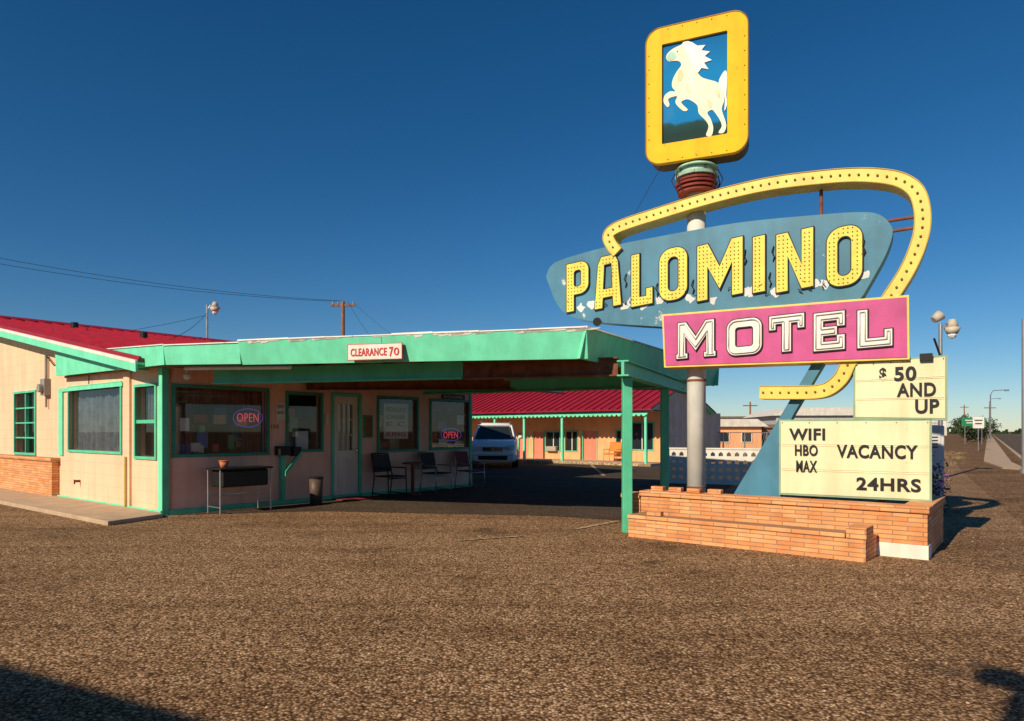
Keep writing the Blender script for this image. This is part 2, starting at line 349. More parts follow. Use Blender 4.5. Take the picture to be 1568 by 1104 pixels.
def curtain(P,w,k,z0=None):
    t0,t1,za,zb=w; V=[];Fc=[];n=90
    for i in range(n+1):
        t=t0-.05+(t1-t0+.1)*i/n; q=k+.035*math.sin(i*.85)+.02*math.sin(i*.37+1)
        V+=[P.w(t,q,(z0 or za)-.05),P.w(t,q*.9+k*.1,zb+.05)]
    for i in range(n): Fc.append((2*i,2*i+2,2*i+3,2*i+1))
    return V,Fc
mk(off,'window_drapes',M('brown_drape',(.26,.10,.08),.9,.3,3),[curtain(PA,(A1[0],A1[0]+.35,A1[2],A1[3]),-.25),curtain(PA,(A1[1]-.3,A1[1],A1[2],A1[3]),-.25),curtain(PA,(A4[0],A4[0]+.3,A4[2],A4[3]),-.25)],sm=True)
mk(off,'window_valance',M('red_valance',(.30,.12,.10),.9,.3,5),[curtain(PA,(w[0],w[1],w[3]-.20,w[3]),-.22) for w in (A1,A4)],sm=True)
paper=M('white_paper',(.75,.75,.73),.8,.05); REDT=M('red_lettering',(.6,.02,.03),.5); BLK=M('black_lettering',(.02,.02,.02),.5)
mk(off,'window_notice',paper,[PA.pbox(588,625,618,672,-.10,-.09),PA.pbox(672,685,672,680,-.1,-.09),PA.pbox(453,472,660,692,-.1,-.09),PA.pbox(700,712,636,650,-.1,-.09),PA.pbox(276,290,640,660,-.1,-.09)])
for s,y0 in (('PENSKE',624),('CHAIR',635),('E C',646),('KING',661)):
    mk(off,'notice_text',REDT if s=='KING' else BLK,text(PA,s,592,621,y0,y0+7,-.085,.01,.003))
NR=emis('neon_red',(.9,.07,.14),.55); NB=emis('neon_blue',(.10,.12,.7),.35)
mk(off,'open_neon_text',NR,[text(PA,'OPEN',363,396,633,646,-.09,-.008,.006),text(PA,'OPEN',679,701,661,671,-.09,-.005,.006)])
def ring(P,x0,x1,y0,y1,k,r):
    p=[]
    for i in range(25):
        q=2*math.pi*i/24; t,z=P.tz((x0+x1)/2+(x1-x0)/2*math.cos(q),(y0+y1)/2+(y1-y0)/2*math.sin(q),k); p.append(P.w(t,k,z))
    return tube(p,r)
mk(off,'open_neon_ring',NB,[ring(PA,357,402,626,654,-.1,.006),ring(PA,675,706,656,675,-.1,.007)])
mk(off,'rooms_plate',BLK,PA.pbox(677,712,604,612,.002,.02)); mk(off,'rooms_text',paper,text(PA,'ROOMS',680,708,606,610,.024,.0,.003))
mk(off,'notice_frame',DGREEN,frame(PA,win(PA,558,568,638,668),.03,.002,.03)); 
mk(off,'notice_frame_panel',WOOD,PA.pbox(557.5,568.5,637,669,.002,.015))
mk(off,'wall_plaque',paper,[PA.pbox(423,437,617,643,.002,.015)]); mk(off,'house_number',BLK,text(PA,'1215',416,427,650,656,.006,.01,.003))
mk(off,'wall_letters',BLK,[text(PA,'OFFICE',425,435,620,625,.02,.0,.003),text(PA,'NO PETS',425,435,630,634,.02,.0,.003)])
mk(off,'mail_box',DARK,[PA.box(PA.tz(420,683)[0],PA.tz(436,683)[0],PA.tz(428,697)[1],PA.tz(428,683)[1],.002,.2),PA.box(PA.tz(443,683)[0],PA.tz(455,683)[0],PA.tz(449,698)[1],PA.tz(449,684)[1],.002,.15)],bev=.01)
tb=PA.tz(430,700)[0]
mk(off,'wall_bracket',MGREEN,[PA.box(tb-.04,tb+.04,.1,1.0,.03,.1),PA.prism([(tb,.55),(tb+.35,.95),(tb+.35,1.02),(tb,.64)],.1,.16)])
mk(off,'door_light',WHITE,[PA.pbox(500,503,633,650,.002,.05)])
# gable wall
k_r=.35
(t_a,z_a)=PB.tz(205,550,k_r); (t_b,z_b)=PB.tz(0,502,k_r); slope=(z_b-z_a)/(t_a-t_b)
Zr=lambda t: z_a+(t_a-t)*slope
TR=-13.0
B1=win(PB,24,55,602,693); B2=win(PB,107,186,592,690); B3=win(PB,209,239,592,699)
mk(off,'gable_wall',PEACH,PB.holed([(TR,0),(0,0),(0,2.45),(-.9,2.5),(TR,Zr(TR)-.12)],[rect(w) for w in (B1,B2,B3)],-.15,0))
mk(off,'gable_window_frames',MGREEN,sum([frame(PB,w,.05,-.08,.03) for w in (B1,B2,B3)],[]),bev=.004)
m=(B3[2]+B3[3])/2
mk(off,'sash_bars',MGREEN,[PB.box(B3[0],B3[1],m-.03,m+.03,-.08,0)]+[PB.box(B1[0]+(B1[1]-B1[0])*i/2-.015,B1[0]+(B1[1]-B1[0])*i/2+.015,B1[2],B1[3],-.065,0) for i in (1,)]+[PB.box(B1[0],B1[1],B1[2]+(B1[3]-B1[2])*i/4-.015,B1[2]+(B1[3]-B1[2])*i/4+.015,-.063,-.002) for i in (1,2,3)])
mk(off,'gable_glass',GLASS,[PB.pane(w,-.068) for w in (B1,B2,B3)])
mk(off,'curtain',GREY,[curtain(PB,B2,-.2),curtain(PB,B3,-.2,m)],sm=True)
mk(off,'window_screen',DARK,PB.box(B3[0]-.05,B3[1]+.05,B3[2]-.05,m,-.25,-.24))
mk(off,'dark_backing',DARK,PB.box(B1[0]-.1,B1[1]+.1,B1[2]-.1,B1[3]+.1,-.5,-.45))  # plain black sheet set well behind the glass
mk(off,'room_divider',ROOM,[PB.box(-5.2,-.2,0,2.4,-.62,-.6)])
tp=PB.tz(198,600)[0]
mk(off,'pilaster',PEACH,PB.box(tp-.14,tp+.10,0.02,2.45,.002,.04))
mk(off,'gable_base_trim',GREEN,[PB.box(PB.tz(92,700)[0],.02,0.0,.09,.03,.05)])
mk(off,'window_surround',GREEN,[PB.box(PB.tz(92,700)[0],PB.tz(98,700)[0],.9,2.2,.002,.03),PB.box(PB.tz(92,700)[0],PB.tz(190,700)[0],2.2,2.27,.002,.035)])
tw=PB.tz(92,700)[0]
mk(off,'brick_wainscot',BRICK,[PB.box(TR,tw-.02,0,.78,.002,.14)]); mk(off,'wainscot_cap',BRICK,PB.box(TR,tw+.03,.78,.85,.002,.18),bev=.01)
mk(off,'wall_pipe',M('yellow_pipe',(.6,.5,.15)),[cyl(PB.w(tp,.07,.05),PB.w(tp,.07,.95),.02)])
th_=PB.tz(123,740)[0]
mk(off,'hose_tap',RUST,[cyl(PB.w(th_,.0,.42),PB.w(th_,.1,.42),.025),cyl(PB.w(th_,.1,.45),PB.w(th_,.1,.36),.015)])
te=PB.tz(75,590)[0]
mk(off,'electric_meter',M('meter_grey',(.3,.3,.28),.5),[PB.box(te-.13,te+.12,2.15,2.5,.002,.12),cyl(PB.w(te,.05,2.5),PB.w(te,.05,3.0),.03),cyl(PB.w(te,.12,2.3),PB.w(te,.2,2.3),.09),cyl(PB.w(te,.05,1.9),PB.w(te,.05,2.15),.025)])
mk(off,'service_cable',DARK,[tube([PB.w(te,.05,3.0),PB.w(te+.5,.06,2.75),PB.w(te+1.0,.05,2.72),PB.w(te+1.6,.05,2.5)],.012),tube([PB.w(te+2.2,.05,2.75),PB.w(te+2.3,.06,2.5),PB.w(te+2.25,.05,2.3)],.01)])
# red gable roof
tEv=t_a+.15
rf=[PB.prism([(tEv,Zr(tEv)-.03),(TR,Zr(TR)-.03),(TR,Zr(TR)+.02),(tEv,Zr(tEv)+.02)],-12,k_r),
    PB.prism([(TR,Zr(TR)-.03),(TR-12,Zr(TR)-.03-12*slope),(TR-12,Zr(TR)+.02-12*slope),(TR,Zr(TR)+.02)],-12,k_r)]
rf+=[PB.prism([(tEv,Zr(tEv)+.02),(TR,Zr(TR)+.02),(TR,Zr(TR)+.065),(tEv,Zr(tEv)+.065)],k_r-.02-.35*i-.035,k_r-.02-.35*i) for i in range(34)]
rf+=[PB.prism([(TR+.25,Zr(TR+.25)+.065),(TR-.25,Zr(TR+.25)+.065),(TR,Zr(TR)+.12)],-12,k_r)]
mk(off,'red_roof',REDM,rf)
mk(off,'rake_trim_white',WHITE,PB.prism([(tEv,Zr(tEv)-.06),(TR,Zr(TR)-.06),(TR,Zr(TR)+.0),(tEv,Zr(tEv)+.0)],k_r+.003,k_r+.04))
mk(off,'rake_board',GREEN,PB.prism([(tEv,Zr(tEv)-.19),(TR,Zr(TR)-.19),(TR,Zr(TR)-.062),(tEv,Zr(tEv)-.062)],k_r+.003,k_r+.035))
mk(off,'rake_soffit',GREEN,PB.prism([(tEv,Zr(tEv)-.07),(TR,Zr(TR)-.07),(TR,Zr(TR)-.033),(tEv,Zr(tEv)-.033)],.003,k_r))
mk(off,'rafter_tails',GREEN,[PB.prism([(t+.04,Zr(t)-.2),(t-.04,Zr(t)-.2),(t-.04,Zr(t)-.075),(t+.04,Zr(t)-.075)],.004,k_r-.01) for t in [t_a-.3-1.9*i for i in range(6)]])
mk(off,'roof_vents',DARK,[cyl(PB.w(TR+2+i*2.2,-2.5-i,Zr(TR+2+i*2.2)),PB.w(TR+2+i*2.2,-2.5-i,Zr(TR+2+i*2.2)+.2),.1,.1) for i in range(3)])
mk(off,'building_body',PEACH,[PB.box(-25,-5.3,0,2.5,-11.8,-.6)])
# canopy
C1=(-5.46,10.68); C2=(.97,9.0); C3=(4.4,14.5); E=PA.w(tE,0,0)[:2]
PF=Plane(C1,(C2[0]-C1[0],C2[1]-C1[1]))
wE=PA.w(tE,-4,0)[:2]; wL=PB.w(-4.2,.2,0)[:2]
def fas(p,q,z0p,z1p,z0q,z1q,inset=.10,th=.04):
    P=Plane(p,(q[0]-p[0],q[1]-p[1])); L=math.dist(p,q)
    return hexa([P.w(0,-inset-th,z0p),P.w(L,-inset-th,z0q),P.w(L,-inset,z0q),P.w(0,-inset,z0p)],[P.w(0,-th,z1p),P.w(L,-th,z1q),P.w(L,0,z1q),P.w(0,0,z1p)])
tj=PF.tz(366,540)[0]; J=PF.w(tj,0,0)[:2]; J2=PF.w(tj+.004,.03,0)[:2]; LF=math.dist(C1,C2); C2f=PF.w(LF+.02,.03,0)[:2]
mk(off,'fascia_front_left',GREEN,[fas(C1,J,2.44,2.73,2.42,2.73,.04)])
tm=tj+2.35; J3=PF.w(tm,.03,0)[:2]; J4=PF.w(tm+.012,.034,0)[:2]
zl=lambda t:2.41-.05*(t-tj)/(LF-tj)
mk(off,'fascia_front',GREEN,[fas(J2,J3,2.41,2.755,zl(tm),2.752,.10),fas(J4,C2f,zl(tm)+.004,2.755,2.36,2.755,.10)])
mk(off,'fascia_side',GREEN,[fas(C2f,C3,2.36,2.755,2.36,2.74,.10)])
mk(off,'fascia_rear',GREEN,[fas(C3,E,2.36,2.74,2.36,2.74,.10)])
mk(off,'fascia_corner',GREEN,[fas(wL,C1,2.5,2.95,2.44,2.74,.02)])
de=[]
t=tj
while t<LF-.05:
    t2=min(LF,t+random.uniform(.4,1.1)); zb_=2.757+random.uniform(-.0,.003); zt_=zb_+random.uniform(.014,.026)
    p=PF.w(t,.034,0)[:2]; q=PF.w(t2-.004,.034,0)[:2]; de.append(fas(p,q,zb_,zt_,zb_+.001,zt_+random.uniform(-.005,.005),-.008)); t=t2
mk(off,'drip_edge',WHITE,de+[fas(C2f,C3,2.76,2.785,2.745,2.77,-.02),fas(C1,J,2.735,2.755,2.735,2.755,-.02),fas(wL,C1,2.955,2.975,2.745,2.765,-.02)])
fk=[]
for i in range(34):
    t=random.uniform(tj+.1,LF-.1); h_=random.uniform(.01,.045); wd=random.uniform(.05,.35); k1=.034
    fk.append(hexa([PF.w(t,k1-.012-h_*.28,2.753-h_),PF.w(t+wd*.8,k1-.012-h_*.28,2.753-h_*.6),PF.w(t+wd*.8,k1+.002-h_*.28*.6,2.753-h_*.6),PF.w(t,k1+.002-h_*.28,2.753-h_)],[PF.w(t-.03,k1-.012,2.753),PF.w(t+wd,k1-.012,2.753),PF.w(t+wd,k1+.002,2.753),PF.w(t-.03,k1+.002,2.753)]))
mk(off,'peeling_patches',WHITE,fk)
poly=[(C1[0]+.1,C1[1]+.15),(C2[0]-.12,C2[1]+.16),(C3[0]-.18,C3[1]-.1),E,wE,PB.w(-4.0,-4,0)[:2],PB.w(-4.0,.1,0)[:2]]
mk(off,'canopy_soffit',SOFF,slab(poly,2.46,2.5)); mk(off,'canopy_roof',WHITE,slab(poly,2.68,2.72))
p1=(1.59,9.44); p2=(2.66,11.9)
def beam(p,q,z0,z1,w=.14,cutk=0):
    P=Plane(p,(q[0]-p[0],q[1]-p[1])); L=math.dist(p,q)
    return [P.box(0,L,z0,z0+.02,-w/2,w/2),P.box(0,L,z1-.02,z1,-w/2,w/2),P.box(0,L,z0+.021,z1-.021,-.02,.02)]
pc=(-4.9,11.25); pm=(-.72,10.10)
mk(off,'canopy_beams',MGREEN,beam(pc,pm,2.17,2.42)+beam((-1.83,14.1),(2.6,12.0),2.15,2.40))
ex=(p2[0]+.9,p2[1]+1.9)
mk(off,'canopy_beam_side',MGREEN,beam((p1[0]-.1,p1[1]-.25),ex,2.142,2.355,.16))
mk(off,'canopy_beam_rusty',RUST,beam((pm[0]+.01,pm[1]),(p1[0]-.12,p1[1]+.02),2.16,2.42)+beam((-4,13.3),(3.3,13.2),2.2,2.44))
mk(off,'canopy_posts',MGREEN,[slab([(p[0]-.065,p[1]-.065),(p[0]+.065,p[1]-.065),(p[0]+.065,p[1]+.065),(p[0]-.065,p[1]+.065)],0,2.14) for p in (p1,p2)],bev=.008)
mk(off,'canopy_joists',RUST,[slab([PF.w(t,-.25,0)[:2],PF.w(t+.06,-.25,0)[:2],PF.w(t+.9+.06,-3.6,0)[:2],PF.w(t+.9,-3.6,0)[:2]],2.425,2.458) for t in [1.5+.6*i for i in range(8)]])
mk(off,'fluorescent_tube',WHITE,[cyl(PF.w(.2,-.25,2.40),PF.w(2.1,-.25,2.37),.03)])
mk(off,'clearance_board',WHITE,PF.pbox(533,615,527,550,.035,.055)); mk(off,'clearance_board_edge',REDT,[PF.pbox(532,616,526,551,.032,.05)])
mk(off,'clearance_text',REDT,[text(PF,'CLEARANCE',537,592,533,545,.06,.02,.004),text(PF,'7',596,602,531,546,.06,.02,.004),text(PF,'0',603,611,532,544,.06,.01,.004)])
mk(off,'security_camera',WHITE,[ball(PA.w(.25,.3,2.3),.06),cyl(PA.w(.25,.3,2.3),PA.w(.25,.3,2.46),.02)])
mk(off,'front_walk_slab',CONC,slab([(-5.95,10.05),(-5.62,10.98),PB.w(-.02,.06,0)[:2],PB.w(-13,.06,0)[:2],PB.w(-13,1.15,0)[:2]],0,.07),bev=.01)

# ---------------------------------------------------------------- furniture by office
def chair(name,P,t,k,mat,w=.5,seat=M('mesh_seat',(.05,.045,.045),.8),ang=0):
    c=parent(name); h=.43
    tb=[[(t-w/2,k+.25,.0),(t-w/2,k+.22,.62),(t-w/2,k-.22,.62)],[(t+w/2,k+.25,.0),(t+w/2,k+.22,.62),(t+w/2,k-.22,.62)],
        [(t-w/2,k-.28,0),(t-w/2,k-.2,h),(t-w/2+.02,k-.32,.92)],[(t+w/2,k-.28,0),(t+w/2,k-.2,h),(t+w/2-.02,k-.32,.92)],[(t-w/2+.02,k-.32,.92),(t+w/2-.02,k-.32,.92)],
        [(t-w/2,k+.24,h-.02),(t+w/2,k+.24,h-.02)],[(t-w/2,k+.24,.08),(t-w/2,k-.27,.08)],[(t+w/2,k+.24,.08),(t+w/2,k-.27,.08)]]
    mk(c,'frame',mat,[tube([P.w(*q) for q in l],.014) for l in tb],sm=True)
    mk(c,'seat',seat,P.box(t-w/2+.02,t+w/2-.02,h,h+.03,k-.2,k+.24),bev=.01)
    mk(c,'backrest',seat,hexa([P.w(t-w/2+.03,k-.24,h+.1),P.w(t+w/2-.03,k-.24,h+.1),P.w(t+w/2-.03,k-.21,h+.1),P.w(t-w/2+.03,k-.21,h+.1)],[P.w(t-w/2+.03,k-.33,.9),P.w(t+w/2-.03,k-.33,.9),P.w(t+w/2-.03,k-.3,.9),P.w(t-w/2+.03,k-.3,.9)]))
def tk(px,k): return PA.tz(px,700,k)[0]
chair('patio_chair',PA,tk(597,.5),.5,DARK)
chair('patio_chair',PA,tk(668,.5),.5,SILV); chair('patio_chair',PA,tk(720,.5),.5,SILV,seat=M('maroon_seat',(.2,.03,.03),.7))
st=parent('side_table'); t=tk(632,.5)
mk(st,'top',M('redwood',(.22,.05,.03),.6),cyl(PA.w(t,.5,.68),PA.w(t,.5,.71),.24,n=24)); mk(st,'stem',MATS['redwood'],[cyl(PA.w(t,.5,.03),PA.w(t,.5,.68),.04),cyl(PA.w(t,.5,.01),PA.w(t,.5,.04),.2,n=20)])
gr=parent('barbecue_grill'); t0=tk(328,.45); t1=tk(405,.45); 
mk(gr,'firebox',DARK,[PA.box(t0+.05,t1-.04,.45,.74,.25,.65)],bev=.03); mk(gr,'top',DARK,PA.box(t0-.02,t1+.02,.745,.78,.2,.7),bev=.01)
mk(gr,'legs',SILV,[tube([PA.w(t0,.25,0),PA.w(t0,.25,.74)],.014),tube([PA.w(t0,.65,0),PA.w(t0,.65,.74)],.014),tube([PA.w(t1,.25,0),PA.w(t1,.25,.74)],.014),tube([PA.w(t1,.65,0),PA.w(t1,.65,.74)],.014),tube([PA.w(t0,.25,.12),PA.w(t0,.65,.12)],.012),tube([PA.w(t1,.25,.12),PA.w(t1,.65,.12)],.012),tube([PA.w(t0,.25,.3),PA.w(t1,.25,.3)],.012)])
fp=parent('flower_pot'); t=tk(343,.45); mk(fp,'pot',M('terracotta',(.55,.18,.07),.8),[cyl(PA.w(t,.45,.78),PA.w(t,.45,.88),.055,.075),cyl(PA.w(t,.45,.88),PA.w(t,.45,.90),.082,.082)],sm=True)
tc_=parent('trash_can'); t=tk(484,.5); mk(tc_,'bin',M('brown_bin',(.10,.07,.055),.5),[cyl(PA.w(t,.5,.01),PA.w(t,.5,.5),.11,.13,20)],sm=True); mk(tc_,'rim',DARK,cyl(PA.w(t,.5,.5),PA.w(t,.5,.53),.138,.138,20))

# ---------------------------------------------------------------- motel sign
sg=parent('palomino_motel_sign'); POLE=(2.62,9.70)
pz=HC+(HZ-256)/F*9.7
mk(sg,'pole',POLEW,[cyl(POLE+(0,),POLE+(pz,),.13,.13,28)],sm=True)
mk(sg,'pole_collar',RUST,[cyl(POLE+(2.1,),POLE+(2.13,),.137,.137,28),cyl(POLE+(.6,),POLE+(.62,),.138,.138,28)])
bo=smooth([(836,424),(843,408),(862,397),(925,379),(1010,362),(1130,341),(1240,330),(1310,325),(1345,328),(1364,345),(1366,362),(1356,390),(1340,420),(1318,458)],4)[:-1]+[(1318,456),(1300,480),(1030,505)]+smooth([(1010,500),(960,497),(905,492),(870,483),(852,464),(842,440)],4)
mk(sg,'blue_cabinet',BLUE,PS.prism(PS.pts(bo,0),-.27,0))
def L_(ch,w,h,s):
    r=.42*min(w,h*.6)
    if ch=='P':
        mh=.34*h; R=rrect(0,mh,w,h,r*.9); R=[p for p in R if p[0]>w*.5]
        return [(0,0),(s,0),(s,mh)]+R+[(0,h)],[rrect(s,mh+s*.95,w-s,h-s*.95,r*.3)]
    if ch=='A':
        c=.16*w; return [(0,0),(s,0),(s+.02*w,.2*h),(w-s-.02*w,.2*h),(w-s,0),(w,0),(w-c*.8,h*.86),(w-c*1.6,h),(c*1.6,h),(c*.8,h*.86)],[[(s+.03*w,.2*h+s),(w-s-.03*w,.2*h+s),(w-s-.07*w,h-s*1.0),(s+.07*w,h-s*1.0)]]
    if ch=='L': return [(0,0),(w,0),(w,1.9*s),(w-.75*s,1.9*s),(w-.75*s,s),(s,s),(s,h),(0,h)],[]
    if ch=='O': return rrect(0,0,w,h,r),[rrect(s,s,w-s,h-s,max(.01,r-s*.75))]
    if ch=='M': return [(0,0),(s,0),(s,.60*h),(w/2,.16*h),(w-s,.60*h),(w-s,0),(w,0),(w,h),(w-s*1.05,h),(w/2,h*.55),(s*1.05,h),(0,h)],[]
    if ch=='I': return [(0,0),(w,0),(w,h),(0,h)],[]
    if ch=='N': return [(0,0),(s,0),(s,.60*h),(w-s,0),(w,0),(w,h),(w-s,h),(w-s,.40*h),(s,h),(0,h)],[]
    if ch=='T': return [(w/2-s/2,0),(w/2+s/2,0),(w/2+s/2,h-s),(w-.7*s,h-s),(w-.7*s,h-1.7*s),(w,h-1.7*s),(w,h),(0,h),(0,h-1.7*s),(.7*s,h-1.7*s),(.7*s,h-s),(w/2-s/2,h-s)],[]
    if ch=='E': return [(0,0),(w,0),(w,1.7*s),(w-.8*s,1.7*s),(w-.8*s,s),(s,s),(s,h/2-s/2),(.75*w,h/2-s/2),(.75*w,h/2+s/2),(s,h/2+s/2),(s,h-s),(w-.8*s,h-s),(w-.8*s,h-1.7*s),(w,h-1.7*s),(w,h),(0,h)],[]
def solid(P,o,hs,k0,k1): return P.holed(o,hs,k0,k1) if hs else P.prism(o,k0,k1)
BULB=M('bulb_socket',(.22,.16,.05),.35,.3,30)
edge=[];face=[];bulbs=[];halo=[]
for ch,x0,x1,yt,yb in [('P',868,901,402,475),('A',911,951,392,470),('L',967,999,388,467),('O',1010,1052,380,459),('M',1068,1137,370,455),('I',1153,1171,362,447),('N',1189,1245,354,443),('O',1266,1320,347,437)]:
    t0=PS.tz(x0,yt,.03)[0]; t1=PS.tz(x1,yt,.03)[0]; xm=(x0+x1)/2; z0=PS.tz(xm,yb,.03)[1]; z1=PS.tz(xm,yt,.03)[1]; w=t1-t0
    s=.118 if ch in 'PALO' else .135
    if ch=='I': s=w
    o,hs=L_(ch,w,z1-z0,s); tilt=lambda p:(t0+p[0],z0+p[1]+(p[0]-w/2)*.09)
    o=[tilt(p) for p in o]; hs=[[tilt(p) for p in q] for q in hs]
    edge.append(solid(PS,offs(o,.014),[offs(q,-.014) for q in hs],.004,.034))
    face.append(solid(PS,o,hs,.01,.038))
    oi=offs(o,-.02); st_=.052
    ts=int((w)/st_)+2; zs=int((z1-z0)/st_)+4
    for i in range(ts):
        for j in range(-1,zs):
            p=(t0+.030+i*st_,z0+.030+j*st_)
            if inside(p,oi) and not any(inside(p,offs(q,.012)) for q in hs): bulbs.append(ball(PS.w(p[0],.041,p[1]),.0095,6,4))
    for q in range(2):
        cx_=random.choice((t0-.03,t1+.03,random.uniform(t0,t1))); cz=z0+random.uniform(-.03,.12)
        bl=[(cx_+random.uniform(.35,1)*.085*math.cos(u*.7),cz+random.uniform(.35,1)*.085*math.sin(u*.7)) for u in range(9)]
        halo.append(PS.prism(smooth(bl,3,True),-.003,.0025+.0006*q+.0001*len(halo)))
mk(sg,'bare_primer_patches',M('bare_primer',(.66,.70,.72),.6,.12,9),halo)
mk(sg,'palomino_letter_edges',OUT,edge); mk(sg,'palomino_letter_faces',YELL,face); mk(sg,'palomino_bulbs',BULB,bulbs)
wires=[]
for i in range(22):
    x=random.uniform(870,1325); y=468-(x-870)*.075+random.uniform(-6,6); p=[]
    t,z=PS.tz(x,y,.03)
    for q in range(4): p.append(PS.w(t+random.uniform(-.04,.04),.012+.01*q,z+q*.02-random.uniform(0,.03)))
    wires.append(tube(p,.005,5))
for x,y in ((1005,455),(1060,450),(1178,440),(1183,400),(1322,392),(1140,405),(957,440)):
    t,z=PS.tz(x,y,.03); wires.append(tube([PS.w(t,.01,z),PS.w(t+.02,.03,z+.06),PS.w(t-.01,.04,z+.12),PS.w(t+.01,.01,z+.2)],.008,5))
mk(sg,'loose_neon_wires',OUT,wires)
ka=.06
ar=smooth([(945,386),(936,375),(931,362),(938,352),(960,342),(1010,326),(1065,309),(1120,294),(1180,281),(1240,273),(1300,268),(1345,269),(1380,276),(1403,293),(1412,322),(1411,355),(1400,390),(1384,422),(1362,456),(1340,490),(1315,530),(1299,556),(1288,578),(1270,594),(1248,600),(1205,601),(1163,601)],5)
arp=PS.pts(ar,ka); shape=stroke(arp,.165)
V=[];Fc=[];n=len(arp)
Lp=shape[:n]; Rp=shape[n:][::-1]
for i in range(n): V+=[PS.w(Lp[i][0],ka,Lp[i][1]),PS.w(Rp[i][0],ka,Rp[i][1]),PS.w(Rp[i][0],-.26,Rp[i][1]),PS.w(Lp[i][0],-.26,Lp[i][1])]
for i in range(n-1):
    q=4*i
    for e in range(4): Fc.append((q+e,q+(e+1)%4,q+4+(e+1)%4,q+4+e))
Fc+=[(0,1,2,3),(4*n-1,4*n-2,4*n-3,4*n-4)]
mk(sg,'arrow_ribbon',YEL,[(V,Fc)])
V=[]
for sgn,PP in ((1,Lp),(-1,Rp)):
    path=[PS.w(p[0],ka+.004,p[1]) for p in PP]; V.append(tube(path,.007,5))
mk(sg,'ribbon_edge',M('ribbon_edge_paint',(.62,.45,.12),.5),V)
g=[];acc=0
for i in range(1,n):
    dd=math.dist(arp[i],arp[i-1]); c0=0
    while acc+ (dd-c0)>=.105:
        c0+= .105-acc; acc=0; f_=c0/dd; p=(arp[i-1][0]+(arp[i][0]-arp[i-1][0])*f_,arp[i-1][1]+(arp[i][1]-arp[i-1][1])*f_); g.append(ball(PS.w(p[0],ka+.01,p[1]),.0155,8,5))
    acc+=dd-c0
mk(sg,'ribbon_bulbs',BULB,g)
t,z=PS.tz(1257,300,-.1); mk(sg,'ribbon_struts',RUST,[cyl(PS.w(t,-.12,PS.tz(1257,328,-.1)[1]-.05),PS.w(t,-.12,PS.tz(1257,290,-.1)[1]),.022),cyl(PS.w(PS.tz(1350,340)[0],-.12,PS.tz(1350,336)[1]),PS.w(PS.tz(1408,330)[0],-.12,PS.tz(1400,328)[1]),.02),cyl(PS.w(PS.tz(1355,350)[0],-.12,PS.tz(1355,352)[1]),PS.w(PS.tz(1405,350)[0],-.12,PS.tz(1405,344)[1]),.02)])
km=.12
qm=PS.pts([(1016,484),(1388,455),(1389,547),(1019,560)],km)
mk(sg,'motel_cabinet',YEL,PS.prism(offs(qm,.026),-.28,km-.01),bev=.004)
mk(sg,'motel_face',MAG,PS.prism(offs(qm,-.0),km-.012,km))
edge=[];face=[];tub=[]
WL=M('white_letter_face',(.86,.85,.82),.45,.05,4,dirt=((.3,.2,.15),.29,12)); TUBE=M('neon_tube_glass',(.62,.57,.54),.2)
for ch,x0,x1,yt,yb in [('M',1038,1093,492,547),('O',1113,1166,488,543),('T',1178,1231,482,538),('E',1246,1293,478,536),('L',1313,1366,473,531)]:
    kk=.15; t0=PS.tz(x0,yt,kk)[0]; t1=PS.tz(x1,yt,kk)[0]; xm=(x0+x1)/2; z0=PS.tz(xm,yb,kk)[1]; z1=PS.tz(xm,yt,kk)[1]; w=t1-t0; h=z1-z0; s=.105
    o,hs=L_(ch,w,h,s); tilt=lambda p:(t0+p[0],z0+p[1]-(p[0]-w/2)*(-.035))
    if ch=='M':
        o=[(-.02,0),(.13,0),(.13,.06),(.10,.06),(.10,.62*h),(w/2,.2*h),(w-.10,.62*h),(w-.10,.06),(w-.13,.06),(w-.13,0),(w+.02,0),(w+.02,.06),(w,.06),(w,h),(w-.11,h),(w/2,h*.58),(.11,h),(0,h),(0,.06),(-.02,.06)]
    o=[tilt(p) for p in o]; hs=[[tilt(p) for p in q] for q in hs]
    edge.append(solid(PS,offs(o,.013),[offs(q,-.013) for q in hs],km+.001,.147)); face.append(solid(PS,o,hs,km+.01,.152))
    path=offs(o,-.024); path=path+[path[0]]; tub.append(tube([PS.w(p[0],.166,p[1]) for p in path],.006,5))
mk(sg,'motel_letter_edges',OUT,edge); mk(sg,'motel_letter_faces',WL,face); mk(sg,'motel_neon_tubes',TUBE,tub,sm=True)
mk(sg,'blue_fin',BLUE,PS.prism([PS.tz(1250,545,-.03),PS.tz(1268,545,-.03),PS.tz(1215,634,-.03),PS.tz(1192,680,-.03),PS.tz(1200,772,-.03),PS.tz(1114,772,-.03)],-.26,-.03))
kb=.05
